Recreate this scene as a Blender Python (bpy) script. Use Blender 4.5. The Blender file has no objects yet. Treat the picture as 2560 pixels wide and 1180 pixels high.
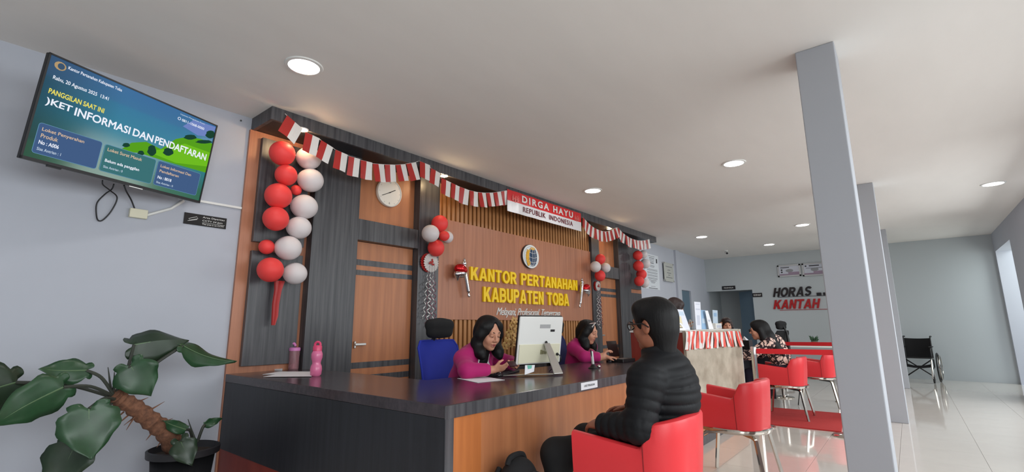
import bpy, bmesh, math, random
import numpy as np
from mathutils import Vector, Matrix

random.seed(7)
S = bpy.context.scene
COL = S.collection

# ------------------------------------------------------------------ camera
F_PX = 1193.36
YAW, PITCH, ROLL, EYE = math.radians(39.277), math.radians(10.705), math.radians(-0.3325), 1.2
_f = Vector((math.cos(YAW) * math.cos(PITCH), math.sin(YAW) * math.cos(PITCH), math.sin(PITCH)))
_r = Vector((math.sin(YAW), -math.cos(YAW), 0))
_u = _r.cross(_f)
_r, _u = (math.cos(ROLL) * _r + math.sin(ROLL) * _u), (-math.sin(ROLL) * _r + math.cos(ROLL) * _u)
CAM = Vector((0, 0, EYE))
cam_data = bpy.data.cameras.new('camera')
cam_data.sensor_fit = 'HORIZONTAL'
cam_data.sensor_width = 36.0
cam_data.lens = F_PX / 2560 * 36.0
cam_data.clip_start = 0.02
cam = bpy.data.objects.new('camera', cam_data)
M = Matrix((( _r.x, _u.x, -_f.x, 0), (_r.y, _u.y, -_f.y, 0), (_r.z, _u.z, -_f.z, EYE), (0, 0, 0, 1)))
cam.matrix_world = M
COL.objects.link(cam)
S.camera = cam

# photo pixel -> point on a known plane of the room
def ray(x, y): return _f + _r * ((x - 1280) / F_PX) - _u * ((y - 590) / F_PX)
def PX(x, y, X): d = ray(x, y); return CAM + d * (X / d.x)
def PY(x, y, Y): d = ray(x, y); return CAM + d * (Y / d.y)
def PZ(x, y, Z): d = ray(x, y); return CAM + d * ((Z - EYE) / d.z)

# ------------------------------------------------------------------ light and exposure
EXPOSURE = 0.0
S.view_settings.view_transform = 'Standard'
S.view_settings.look = 'None'
S.view_settings.exposure = EXPOSURE
S.view_settings.gamma = 1.0
S.view_settings.use_curve_mapping = False
world = bpy.data.worlds.new('daylight'); S.world = world
world.use_nodes = True
_bg = world.node_tree.nodes['Background']
_bg.inputs[0].default_value = (0.80, 0.88, 1.0, 1)
_bg.inputs[1].default_value = 0.7

def area_light(name, loc, target, sx, sy, power, color=(1, 1, 1)):
    l = bpy.data.lights.new(name, 'AREA'); l.shape = 'RECTANGLE'; l.size = sx; l.size_y = sy
    l.energy = power; l.color = color
    o = bpy.data.objects.new(name, l); COL.objects.link(o)
    o.location = loc
    o.rotation_euler = (Vector(target) - Vector(loc)).to_track_quat('-Z', 'Y').to_euler()
    return o
DAY = (0.95, 0.99, 1.0)
# area lamps as daylight on the street side; all but the far opening added
area_light('daylight_far_opening', (13.5, -2.7, 2.2), (13.0, 2.6, 0.3), 1.5, 2.3, 58, (0.93, 1.0, 0.96))
area_light('daylight_added_middle_opening', (8.75, -2.7, 2.2), (8.75, 2.6, 0.3), 3.9, 2.3, 165, DAY)
area_light('daylight_added_near_opening', (4.0, -2.7, 2.2), (4.0, 2.6, 0.3), 4.2, 2.3, 150, DAY)
area_light('daylight_added_rear_opening', (-0.6, -2.7, 2.2), (-0.4, 2.6, 0.2), 3.4, 2.3, 175, DAY)

# ------------------------------------------------------------------ materials
def srgb(r, g, b):
    def c(v):
        v /= 255.0
        return v / 12.92 if v <= 0.04045 else ((v + 0.055) / 1.055) ** 2.4
    return (c(r), c(g), c(b), 1.0)
MATS = {}
def mat(name, col, rough=0.6, metal=0.0, emit=0.0, trans=0.0, alpha=1.0, coat=0.0, noise=None, bump=None, spec=None, sheen=0.0):
    """noise=(scale xyz, amount): light colour grain; bump=(scale xyz, strength)"""
    if name in MATS: return MATS[name]
    m = bpy.data.materials.new(name); m.use_nodes = True
    nt = m.node_tree; b = nt.nodes['Principled BSDF']
    if isinstance(col, tuple) and len(col) == 3: col = srgb(*col)
    b.inputs['Base Color'].default_value = col
    b.inputs['Roughness'].default_value = rough
    b.inputs['Metallic'].default_value = metal
    if emit:
        b.inputs['Emission Color'].default_value = col
        b.inputs['Emission Strength'].default_value = emit
    b.inputs['Transmission Weight'].default_value = trans
    b.inputs['Alpha'].default_value = alpha
    b.inputs['Coat Weight'].default_value = coat
    b.inputs['Sheen Weight'].default_value = sheen
    if spec is not None: b.inputs['Specular IOR Level'].default_value = spec
    if noise or bump:
        tc = nt.nodes.new('ShaderNodeTexCoord')
    if noise:
        mp = nt.nodes.new('ShaderNodeMapping'); mp.inputs['Scale'].default_value = noise[0]
        nz = nt.nodes.new('ShaderNodeTexNoise'); nz.inputs['Scale'].default_value = 1.0
        nz.inputs['Detail'].default_value = 5; nz.inputs['Roughness'].default_value = 0.6
        rp = nt.nodes.new('ShaderNodeValToRGB')
        a = noise[1]
        rp.color_ramp.elements[0].position = 0.3; rp.color_ramp.elements[1].position = 0.7
        c2 = noise[2] if len(noise) > 2 else None
        if c2: e0, e1 = col, srgb(*c2)
        else:
            e0 = tuple(x * (1 - a) for x in col[:3]) + (1,); e1 = tuple(min(1, x * (1 + a)) for x in col[:3]) + (1,)
        rp.color_ramp.elements[0].color = e0; rp.color_ramp.elements[1].color = e1
        nt.links.new(tc.outputs['Object'], mp.inputs['Vector']); nt.links.new(mp.outputs[0], nz.inputs['Vector'])
        nt.links.new(nz.outputs['Fac'], rp.inputs['Fac']); nt.links.new(rp.outputs['Color'], b.inputs['Base Color'])
    if bump:
        mp2 = nt.nodes.new('ShaderNodeMapping'); mp2.inputs['Scale'].default_value = bump[0]
        n2 = nt.nodes.new('ShaderNodeTexNoise'); n2.inputs['Scale'].default_value = 1.0; n2.inputs['Detail'].default_value = 4
        bp = nt.nodes.new('ShaderNodeBump'); bp.inputs['Strength'].default_value = bump[1]; bp.inputs['Distance'].default_value = 0.004
        nt.links.new(tc.outputs['Object'], mp2.inputs['Vector']); nt.links.new(mp2.outputs[0], n2.inputs['Vector'])
        nt.links.new(n2.outputs['Fac'], bp.inputs['Height']); nt.links.new(bp.outputs[0], b.inputs['Normal'])
    MATS[name] = m
    return m

WALL = mat('wall_paint', (184, 188, 198), 0.75, bump=((60, 60, 60), 0.05), noise=((0.8, 0.8, 0.8), 0.03))
WALL_END = mat('wall_paint_blue_grey', (186, 193, 196), 0.75, bump=((60, 60, 60), 0.05))
PILLAR = mat('pillar_paint', (172, 175, 181), 0.7, bump=((40, 40, 40), 0.08))
CEIL = mat('ceiling_paint', (234, 230, 225), 0.8, noise=((0.7, 2.2, 1), 0.025), bump=((30, 30, 30), 0.04))
TILE = mat('glazed_tile', (212, 205, 197), 0.07, noise=((1.3, 1.3, 1), 0.05), coat=0.25)
GROUT = mat('grout', (140, 136, 130), 0.8)
WOOD = mat('brown_laminate', (192, 130, 98), 0.42, noise=((20, 20, 0.7), 0.0, (160, 104, 78)), bump=((60, 60, 2), 0.05))
WOOD_L = mat('light_brown_laminate', (196, 128, 84), 0.42, noise=((14, 14, 0.7), 0.0, (166, 104, 68)), bump=((60, 60, 2), 0.05))
WOOD_O = mat('orange_laminate', (196, 120, 64), 0.4, noise=((14, 14, 0.8), 0.0, (170, 98, 52)))
WOOD_R = mat('red_brown_laminate', (150, 58, 44), 0.4, noise=((9, 9, 0.7), 0.0, (128, 46, 36)))
SLAT = mat('slat_wood', (190, 134, 80), 0.45, noise=((12, 12, 1.0), 0.0, (164, 108, 62)))
DARK = mat('charcoal_laminate', (92, 92, 95), 0.36, noise=((34, 34, 1.1), 0.0, (46, 46, 51)), bump=((60, 60, 2), 0.06))
BLACKW = mat('black_laminate', (42, 43, 49), 0.42, noise=((30, 30, 1.0), 0.0, (26, 27, 32)), bump=((60, 60, 2), 0.05))
TOPW = mat('dark_worktop', (74, 64, 68), 0.2, noise=((3, 26, 20), 0.0, (52, 46, 50)), bump=((4, 50, 20), 0.04))
GAP = mat('shadow_gap_black', (12, 11, 12), 0.7)
CONC = mat('stone_print_panel', (196, 186, 168), 0.5, noise=((3.2, 3.2, 4.5), 0.0, (150, 138, 120)))
RED = mat('red_leatherette', (226, 56, 62), 0.38, bump=((220, 220, 220), 0.06), spec=0.4)
CHROME = mat('chrome', (205, 200, 192), 0.12, 1.0)
STEEL = mat('brushed_steel', (190, 188, 184), 0.3, 1.0)
BLK = mat('black_plastic', (22, 22, 24), 0.45)
BLKF = mat('black_fabric', (20, 20, 22), 0.9, bump=((300, 300, 300), 0.15))
BLUEM = mat('blue_mesh_fabric', (22, 44, 165), 0.7, bump=((500, 500, 500), 0.3))
BLUEM2 = mat('navy_mesh_fabric', (26, 32, 92), 0.7, bump=((500, 500, 500), 0.3))
WHITE = mat('white_plastic', (232, 232, 228), 0.35)
PAPER = mat('paper', (238, 238, 242), 0.7)
CREAM = mat('cream_plastic', (226, 222, 196), 0.35)
B_RED = mat('red_balloon', (240, 72, 70), 0.5, spec=0.3)
B_WHT = mat('white_balloon', (222, 214, 214), 0.5)
F_RED = mat('red_flag_plastic', (178, 46, 42), 0.35)
F_WHT = mat('white_flag_plastic', (226, 222, 218), 0.35)
F_RED.use_backface_culling = False
FOILR = mat('red_foil', (205, 28, 34), 0.18, 0.6)
FOILS = mat('silver_foil', (225, 222, 224), 0.1, 0.95)
YEL = mat('yellow_acrylic', (255, 214, 8), 0.3)
GOLD = mat('gold_petal', (196, 156, 92), 0.5)
SKIN = mat('skin', (204, 146, 118), 0.5, noise=((30, 30, 30), 0.05))
SKIN2 = mat('tan_skin', (158, 98, 72), 0.5, noise=((30, 30, 30), 0.05))
HAIR = mat('black_hair', (13, 12, 13), 0.55, spec=0.3, bump=((90, 90, 14), 0.5))
HAIRB = mat('brown_hair', (46, 30, 28), 0.5, bump=((90, 90, 14), 0.5))
MAG = mat('magenta_cloth', (178, 14, 104), 0.75, bump=((400, 400, 400), 0.15), sheen=0.1)
LIP = mat('lip', (150, 70, 66), 0.45)
LIP2 = mat('brown_lip', (112, 60, 50), 0.45)
PUFF = mat('black_quilted_nylon', (17, 18, 21), 0.62, bump=((70, 70, 70), 0.18), spec=0.25)
TROU = mat('black_trouser_cloth', (14, 14, 16), 0.85)
NAVY = mat('navy_cloth', (30, 26, 46), 0.85)
LEAF = mat('plant_leaf', (40, 74, 46), 0.38, noise=((14, 14, 14), 0.22))
LEAF2 = mat('dark_plant_leaf', (36, 54, 36), 0.4, noise=((14, 14, 14), 0.2))
STEM = mat('plant_stem', (52, 56, 48), 0.6)
TRUNK = mat('plant_trunk', (138, 94, 70), 0.85, noise=((38, 38, 38), 0.0, (88, 58, 44)), bump=((60, 60, 60), 0.6))
POT = mat('dark_plastic_pot', (38, 38, 42), 0.5)
SOIL = mat('soil', (46, 36, 30), 0.95, noise=((60, 60, 60), 0.4))
MATRED = mat('red_carpet_pile', (176, 44, 42), 0.95, noise=((120, 120, 120), 0.15), bump=((300, 300, 300), 0.4))
BELT = mat('red_belt', (206, 26, 36), 0.5)
DOORB = mat('blue_grey_door', (96, 118, 134), 0.5)
SIGNB = mat('black_sign', (22, 22, 26), 0.3)
LREDD = mat('dark_red_acrylic', (176, 26, 32), 0.3)
LBLK = mat('black_acrylic', (20, 20, 28), 0.25)
PINKD = mat('pink_silicone', (222, 74, 116), 0.35)
PINKB = mat('pink_translucent_bottle', (236, 124, 168), 0.25, trans=0.15)
PINKC = mat('clear_pink_bottle', (228, 176, 184), 0.12, trans=0.7)
PINKL = mat('lilac_lid', (214, 130, 190), 0.4)
GLASSY = mat('acrylic_clear', (215, 222, 220), 0.08, trans=0.85)
PLQ = mat('acrylic_plaque', (188, 190, 184), 0.15, coat=0.3)
INK = mat('ink', (40, 40, 46), 0.6)
GREYINK = mat('grey_ink', (110, 112, 118), 0.6)
SILVERF = mat('silver_frame', (176, 178, 180), 0.45, 0.5)

# ------------------------------------------------------------------ mesh helpers
class MB:
    def __init__(self): self.v = []; self.f = []; self.m = []; self.mi = 0
    def add(self, vs, fs):
        n = len(self.v); self.v += [tuple(p) for p in vs]
        self.f += [tuple(i + n for i in q) for q in fs]; self.m += [self.mi] * len(fs)
        return self
    def box(self, x0, x1, y0, y1, z0, z1):
        return self.add([(x0, y0, z0), (x1, y0, z0), (x1, y1, z0), (x0, y1, z0), (x0, y0, z1), (x1, y0, z1), (x1, y1, z1), (x0, y1, z1)],
                        [(3, 2, 1, 0), (4, 5, 6, 7), (0, 1, 5, 4), (1, 2, 6, 5), (2, 3, 7, 6), (3, 0, 4, 7)])
    def obox(self, o, a, b, c):
        """box from a corner o and three edge vectors"""
        o, a, b, c = map(Vector, (o, a, b, c))
        return self.add([o, o + a, o + a + b, o + b, o + c, o + a + c, o + a + b + c, o + b + c],
                        [(3, 2, 1, 0), (4, 5, 6, 7), (0, 1, 5, 4), (1, 2, 6, 5), (2, 3, 7, 6), (3, 0, 4, 7)])
    def prism(self, pts, off):
        n = len(pts); off = Vector(off); P = [Vector(p) for p in pts]
        return self.add(P + [p + off for p in P], [tuple(range(n))[::-1], tuple(range(n, 2 * n))] + [(i, (i + 1) % n, n + (i + 1) % n, n + i) for i in range(n)])
    def tube(self, pts, r, seg=10, closed=False, flat=None):
        """r: radius or list of radii"""
        P = [Vector(p) for p in pts]; n = len(P)
        R = r if isinstance(r, (list, tuple)) else [r] * n
        t0 = (P[1] - P[0]).normalized()
        ref = Vector((0, 0, 1)) if abs(t0.z) < 0.9 else Vector((1, 0, 0))
        nrm = t0.cross(ref).normalized(); vs = []
        for i, p in enumerate(P):
            if closed: t = P[(i + 1) % n] - P[i - 1]
            else: t = P[min(i + 1, n - 1)] - P[max(i - 1, 0)]
            t = t.normalized() if t.length > 1e-9 else t0
            nrm = (nrm - t * nrm.dot(t)); nrm = nrm.normalized() if nrm.length > 1e-6 else t.orthogonal().normalized()
            bn = t.cross(nrm)
            for k in range(seg):
                a = 2 * math.pi * (k + 0.5) / seg
                vs.append(p + (nrm * math.cos(a) + bn * math.sin(a)) * R[i])
        fs = []
        for i in range(n if closed else n - 1):
            j = (i + 1) % n
            for k in range(seg):
                l = (k + 1) % seg
                fs.append((i * seg + k, i * seg + l, j * seg + l, j * seg + k))
        if not closed:
            fs.append(tuple(range(seg))[::-1]); fs.append(tuple((n - 1) * seg + k for k in range(seg)))
        return self.add(vs, fs)
    def cyl(self, a, b, r, r2=None, seg=20): return self.tube([a, b], [r, r if r2 is None else r2], seg)
    def lathe(self, prof, c, seg=24, axis=(0, 0, 1), xdir=None):
        """prof: list of (radius, height) along the axis"""
        ax = Vector(axis).normalized(); c = Vector(c)
        e1 = Vector(xdir) if xdir else ax.orthogonal(); e1.normalize(); e2 = ax.cross(e1)
        vs = []; fs = []
        for (r, h) in prof:
            for k in range(seg):
                a = 2 * math.pi * k / seg
                vs.append(c + ax * h + (e1 * math.cos(a) + e2 * math.sin(a)) * max(r, 1e-5))
        for i in range(len(prof) - 1):
            for k in range(seg):
                l = (k + 1) % seg
                fs.append((i * seg + k, i * seg + l, (i + 1) * seg + l, (i + 1) * seg + k))
        n = len(prof)
        fs.append(tuple(range(seg))[::-1]); fs.append(tuple((n - 1) * seg + k for k in range(seg)))
        return self.add(vs, fs)
    def ell(self, c, r, seg=20, rings=12, R=None):
        c = Vector(c); r = Vector(r) if hasattr(r, '__len__') else Vector((r, r, r)); vs = []; fs = []
        for i in range(rings + 1):
            th = math.pi * i / rings
            for k in range(seg):
                a = 2 * math.pi * k / seg
                q = Vector((r.x * math.sin(th) * math.cos(a), r.y * math.sin(th) * math.sin(a), -r.z * math.cos(th)))
                vs.append(c + (R @ q if R is not None else q))
        for i in range(rings):
            for k in range(seg):
                l = (k + 1) % seg
                fs.append((i * seg + k, i * seg + l, (i + 1) * seg + l, (i + 1) * seg + k))
        return self.add(vs, fs)
    def mesh(self, name, smooth=False, weld=True):
        me = bpy.data.meshes.new(name); me.from_pydata(self.v, [], self.f)
        for i, p in enumerate(me.polygons): p.material_index = self.m[i]
        bm = bmesh.new(); bm.from_mesh(me)
        if weld: bmesh.ops.remove_doubles(bm, verts=bm.verts, dist=1e-5)
        bmesh.ops.dissolve_degenerate(bm, edges=bm.edges, dist=1e-6)
        bmesh.ops.recalc_face_normals(bm, faces=bm.faces)
        if smooth:
            for f in bm.faces: f.smooth = True
            for e in bm.edges:
                if len(e.link_faces) == 2 and e.calc_face_angle(0) > 0.7: e.smooth = False
        bm.to_mesh(me); bm.free()
        return me
    def build(self, name, mats, parent=None, smooth=False, bevel=0.0):
        return obj(name, self.mesh(name, smooth), mats, parent, bevel)

def obj(name, me, mats, parent=None, bevel=0.0):
    o = bpy.data.objects.new(name, me); COL.objects.link(o)
    for m in (mats if isinstance(mats, (list, tuple)) else [mats]): me.materials.append(m)
    if parent is not None: adopt(o, parent)
    if bevel:
        b = o.modifiers.new('bevel', 'BEVEL'); b.width = bevel; b.segments = 2; b.limit_method = 'ANGLE'; b.angle_limit = 0.7
    return o
def world_of(o):
    m = o.matrix_basis.copy()
    return world_of(o.parent) @ m if o.parent else m
def adopt(o, parent):
    """parent built in world coordinates: keep where it is"""
    o.parent = parent
    o.matrix_basis = world_of(parent).inverted() @ o.matrix_basis
def local(o, parent): o.parent = parent; return o     # already in the parent's coordinates
def tag(o, label, cat=None, group=None, kind=None):
    if label: o['label'] = label
    if cat: o['category'] = cat
    if group: o['group'] = group
    if kind: o['kind'] = kind
    return o
def thing(name, label, cat, loc=(0, 0, 0), rz=0.0, group=None, kind=None):
    o = bpy.data.objects.new(name, None); COL.objects.link(o)
    o.empty_display_size = 0.05
    o.location = loc; o.rotation_euler = (0, 0, rz)
    return tag(o, label, cat, group, kind)
def struct(name, mb, m, parent=None, label=None, bevel=0.0):
    o = mb.build(name, m, parent, bevel=bevel)
    if parent is None: o['kind'] = 'structure'
    if label: o['label'] = label
    return o
def copy_tree(o, parent=None):
    c = o.copy(); COL.objects.link(c); c.parent = parent
    for ch in list(o.children): copy_tree(ch, c)
    return c
def B(x0, x1, y0, y1, z0, z1): return MB().box(x0, x1, y0, y1, z0, z1)

# lettering ---------------------------------------------------------------
def text_verts(s, bold=0.0, extrude=0.0, shear=0.0, spacing=1.0, res=3):
    thick = 0.0
    if 'M' in s: thick, bold = bold, 0.0
    cu = bpy.data.curves.new('lettering', 'FONT'); cu.body = s
    cu.size = 1.0; cu.offset = bold; cu.extrude = extrude; cu.shear = shear; cu.space_character = spacing; cu.resolution_u = res
    ob = bpy.data.objects.new('lettering', cu)
    me = bpy.data.meshes.new_from_object(ob)
    V = np.array([v.co for v in me.vertices]); Fs = [tuple(p.vertices) for p in me.polygons]
    bpy.data.objects.remove(ob); bpy.data.curves.remove(cu); bpy.data.meshes.remove(me)
    if thick:      # heavier strokes from shifted copies, for glyphs that cannot be offset
        V0, F0 = V, Fs; V = []; Fs = []
        for k, (dx, dy) in enumerate(((-thick, 0), (thick, 0), (0, -thick), (0, thick))):
            Fs += [tuple(a + len(V0) * k for a in q) for q in F0]; V.append(V0 + np.array([dx, dy, 0.03 * k]))
        V = np.concatenate(V)
    return V, Fs
def lettering(s, o, right, up, width=None, height=None, depth=0.002, bold=0.0, shear=0.0, spacing=1.0, lift=0.0, align='l'):
    """mesh data of text fitted in a width x height box, lower-left corner o, lying on the plane (right, up)"""
    V, Fs = text_verts(s, bold, 0.5, shear, spacing)
    mn, mx = V.min(0), V.max(0); w, h = mx[0] - mn[0], mx[1] - mn[1]
    if width is None: sx = sy = height / h
    elif height is None: sx = sy = width / w
    else: sx, sy = width / w, height / h
    right = Vector(right).normalized(); up = Vector(up).normalized(); n = right.cross(up)
    o = Vector(o)
    if align == 'c': o = o - right * (w * sx / 2)
    if align == 'r': o = o - right * (w * sx)
    P = [o + right * ((x - mn[0]) * sx) + up * ((y - mn[1]) * sy) + n * ((z + 0.5) * depth + lift) for x, y, z in V]
    return P, Fs
def text_part(name, s, parent, m, o, right, up, **k):
    P, Fs = lettering(s, o, right, up, **k)
    mb = MB(); mb.add(P, Fs)
    return mb.build(name, m, parent)
def letter_parts(name, s, parent, m, o, right, up, **k):
    """one object for each raised letter"""
    P, Fs = lettering(s, o, right, up, **k)
    par = list(range(len(P)))
    def find(a):
        while par[a] != a: par[a] = par[par[a]]; a = par[a]
        return a
    for q in Fs:
        for a in q[1:]: par[find(a)] = find(q[0])
    # weld coincident vertices (front/side loops)
    seen = {}
    for i, p in enumerate(P):
        key = (round(p.x, 5), round(p.y, 5), round(p.z, 5))
        if key in seen: par[find(i)] = find(seen[key])
        else: seen[key] = i
    groups = {}
    for q in Fs: groups.setdefault(find(q[0]), []).append(q)
    out = []
    for g, qs in groups.items():
        ids = sorted({a for q in qs for a in q}); mp = {a: i for i, a in enumerate(ids)}
        mb = MB(); mb.add([P[a] for a in ids], [tuple(mp[a] for a in q) for q in qs])
        out.append(mb.build(name, m, parent))
    return out

# heavy block letters, each glyph drawn from a few solid strokes
def _strip(pts, w):
    P = [Vector((x, y)) for x, y in pts]; n = len(P); L, R = [], []
    for k in range(n):
        t = (P[min(k + 1, n - 1)] - P[max(k - 1, 0)]).normalized(); m = Vector((-t.y, t.x)) * w / 2
        L.append(P[k] + m); R.append(P[k] - m)
    return [[R[k], R[k + 1], L[k + 1], L[k]] for k in range(n - 1)]
def _arc(cx, cy, rx, ry, a0, a1, n=12): return [(cx + rx * math.cos(math.radians(a0 + (a1 - a0) * k / n)), cy + ry * math.sin(math.radians(a0 + (a1 - a0) * k / n))) for k in range(n + 1)]
def glyph(ch):
    w, W = 0.215, 0.68; h = w / 2; hh = 0.19; R = lambda a, b, c, d: [[(a, b), (c, b), (c, d), (a, d)]]
    st = R(0, 0, w, 1)
    if ch == 'H': return st + R(W - w, 0, W, 1) + R(w, .41, W - w, .60), W
    if ch == 'T': return R(W / 2 - h, 0, W / 2 + h, .81) + R(0, .81, W, 1), W
    if ch == 'E': return st + R(w, 0, W - .04, hh) + R(w, .41, W - .08, .59) + R(w, .81, W - .04, 1), W - .04
    if ch == 'N': return st + R(W - w, 0, W, 1) + [[(w, .60), (W - w, 0), (W - w, .40), (w, 1)]], W
    if ch == 'A': W = .78; return [[(0, 0), (.215, 0), (.46, 1), (.275, 1)], [(W - .215, 0), (W, 0), (W - .275, 1), (W - .46, 1)]] + R(.18, .19, W - .18, .36), W
    if ch == 'K': W = .74; return st + [[(w, .30), (w + .17, .50), (W - .01, 1), (W - .27, 1), (w, .58)], [(w + .07, .42), (w + .23, .64), (W + .01, 0), (W - .26, 0)]], W
    if ch == 'O': W = .80; return _strip(_arc(W / 2, .5, W / 2 - h, .5 - hh / 2 + .01, 0, 360, 32), .205), W
    if ch in 'PRB':
        bw = W - h; up = _strip([(w, .905), (bw - .2, .905)] + _arc(bw - .2, .695, .2, .21, 90, -90, 10)[1:] + [(w, .485)], .19)
        if ch == 'P': return st + up, W
        if ch == 'R': return st + up + [[(.24, .42), (.47, .46), (.74, 0), (.49, 0)]], .74
        lo = _strip([(w, .505), (bw - .2, .505)] + _arc(bw - .2, .30, .225, .205, 90, -90, 10)[1:] + [(w, .095)], .19)
        return st + up + lo, W + .03
    if ch == 'U': return R(0, .34, w, 1) + R(W - w, .34, W, 1) + _strip([(h, .36)] + _arc(W / 2, .34, W / 2 - h, .245, 180, 360, 14) + [(W - h, .36)], .205), W
    if ch == 'S': return _strip(_arc(W / 2, .72, W / 2 - h, .19, 20, 270, 14)[:-1] + _arc(W / 2, .29, W / 2 - h, .20, 90, -160, 14), .195), W
    return [], .34
def block_letters(s, parent, m, o, right, up, width, height, depth, shear=0.0, gap=0.085):
    adv = []; x = 0
    for ch in s:
        g_, w_ = glyph(ch); adv.append((g_, x)); x += w_ + gap
    tot = x - gap; right, up = Vector(right), Vector(up); n = right.cross(up); o = Vector(o); kx = width / (tot + shear)
    for g_, x0 in adv:
        if not g_: continue
        mb = MB()
        for k, q in enumerate(g_): mb.prism([o + right * ((a[0] + x0 + shear * a[1]) * kx) + up * (a[1] * height) for a in q], n * (depth + 0.00015 * k))
        mb.build('letter', m, parent)

# smooth solids from distance fields ---------------------------------------
class Field:
    """rounded bodies: tapered capsules and ellipsoids blended into one skin"""
    def __init__(self, res=0.006): self.ops = []; self.res = res
    def cap(self, a, b, ra, rb=None, k=0.02, mod=None, sub=False):
        self.ops.append(('cap', np.array(a, 'f4'), np.array(b, 'f4'), ra, ra if rb is None else rb, k, mod, sub)); return self
    def ell(self, c, r, R=None, k=0.02, mod=None, sub=False):
        self.ops.append(('ell', np.array(c, 'f4'), np.array(r, 'f4'), np.eye(3, dtype='f4') if R is None else np.array(R, 'f4'), None, k, mod, sub)); return self
    def cut(self, p, n): self.ops.append(('cut', np.array(p, 'f4'), np.array(n, 'f4'), None, None, 0, None, True)); return self
    def grow(self, off, kinds=None):
        g = Field(self.res)
        for o in self.ops:
            o = list(o)
            if o[0] == 'cap' and not o[7]: o[3] += off; o[4] += off
            elif o[0] == 'ell' and not o[7]: o[2] = o[2] + off
            g.ops.append(tuple(o))
        return g
    def mesh(self, name, smooth_iter=1):
        h = self.res; lo = np.full(3, 1e9); hi = -lo
        for o in self.ops:
            if o[7]: continue
            if o[0] == 'cap':
                r = max(o[3], o[4]) + 0.02; lo = np.minimum(lo, np.minimum(o[1], o[2]) - r); hi = np.maximum(hi, np.maximum(o[1], o[2]) + r)
            else:
                r = float(o[2].max()) + 0.02; lo = np.minimum(lo, o[1] - r); hi = np.maximum(hi, o[1] + r)
        lo = lo - 2 * h; n = np.ceil((hi - lo) / h).astype(int) + 3
        D = np.full(n, 0.5, 'f4')
        ax = [(lo[i] + h * np.arange(n[i])).astype('f4') for i in range(3)]
        for o in self.ops:
            k = o[5]
            if o[0] == 'cut':
                p, nn = o[1], o[2] / np.linalg.norm(o[2])
                pl = ((ax[0] - p[0]) * nn[0])[:, None, None] + ((ax[1] - p[1]) * nn[1])[None, :, None] + ((ax[2] - p[2]) * nn[2])[None, None, :]
                D = np.maximum(D, pl); continue
            if o[0] == 'cap': r = max(o[3], o[4]); b0 = np.minimum(o[1], o[2]) - r; b1 = np.maximum(o[1], o[2]) + r
            else: r = float(o[2].max()); b0 = o[1] - r; b1 = o[1] + r
            mg = k + 3 * h + 0.012
            i0 = np.clip(np.floor((b0 - mg - lo) / h).astype(int), 0, n - 1); i1 = np.clip(np.ceil((b1 + mg - lo) / h).astype(int) + 1, 1, n)
            if (i1 <= i0).any(): continue
            sl = tuple(slice(a, b) for a, b in zip(i0, i1))
            x = ax[0][sl[0]][:, None, None]; y = ax[1][sl[1]][None, :, None]; z = ax[2][sl[2]][None, None, :]
            if o[0] == 'cap':
                a, b = o[1], o[2]; ba = b - a; L2 = max(float(ba @ ba), 1e-9)
                t = ((x - a[0]) * ba[0] + (y - a[1]) * ba[1] + (z - a[2]) * ba[2]) / L2
                tc = np.clip(t, 0, 1)
                d = np.sqrt((x - a[0] - tc * ba[0]) ** 2 + (y - a[1] - tc * ba[1]) ** 2 + (z - a[2] - tc * ba[2]) ** 2) - (o[3] + (o[4] - o[3]) * tc)
                if o[6]: d = d - o[6](t * math.sqrt(L2), x, y, z)
            else:
                q = [None] * 3; Rm = o[3]
                dx, dy, dz = x - o[1][0], y - o[1][1], z - o[1][2]
                for i in range(3): q[i] = dx * Rm[0, i] + dy * Rm[1, i] + dz * Rm[2, i]
                rr = o[2]
                k0 = np.sqrt((q[0] / rr[0]) ** 2 + (q[1] / rr[1]) ** 2 + (q[2] / rr[2]) ** 2)
                k1 = np.sqrt((q[0] / rr[0] ** 2) ** 2 + (q[1] / rr[1] ** 2) ** 2 + (q[2] / rr[2] ** 2) ** 2) + 1e-6
                d = k0 * (k0 - 1) / k1
                if o[6]: d = d - o[6](None, x, y, z)
            c = D[sl]
            if o[7]:
                d = -d
                if k > 0:
                    hh = np.clip(0.5 - 0.5 * (c - d) / k, 0, 1); D[sl] = c + (d - c) * hh + k * hh * (1 - hh)
                else: D[sl] = np.maximum(c, d)
            elif k > 0:
                hh = np.clip(0.5 + 0.5 * (c - d) / k, 0, 1); D[sl] = c + (d - c) * hh - k * hh * (1 - hh)
            else: D[sl] = np.minimum(c, d)
        D[0] = D[-1] = 0.5; D[:, 0] = D[:, -1] = 0.5; D[:, :, 0] = D[:, :, -1] = 0.5
        s = D < 0
        cnt = np.zeros(np.array(n) - 1, 'i1')
        offs = [(i, j, k) for i in (0, 1) for j in (0, 1) for k in (0, 1)]
        sub = lambda A, of: A[of[0]:n[0] - 1 + of[0], of[1]:n[1] - 1 + of[1], of[2]:n[2] - 1 + of[2]]
        for of in offs: cnt += sub(s, of)
        act = (cnt > 0) & (cnt < 8)
        idx = np.argwhere(act)
        ids = np.full(act.shape, -1, 'i4'); ids[act] = np.arange(len(idx))
        acc = np.zeros((len(idx), 3), 'f8'); num = np.zeros(len(idx))
        val = {of: D[idx[:, 0] + of[0], idx[:, 1] + of[1], idx[:, 2] + of[2]] for of in offs}
        for a in offs:
            for axn in range(3):
                if a[axn]: continue
                b = list(a); b[axn] = 1; b = tuple(b)
                va, vb = val[a], val[b]; cr = (va < 0) != (vb < 0)
                t = np.where(cr, va / np.where(cr, va - vb, 1), 0)
                p = np.tile(np.array(a, 'f8'), (len(idx), 1)); p[:, axn] += t
                acc += p * cr[:, None]; num += cr
        V = lo + h * (idx + acc / num[:, None])
        quads = []
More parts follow.
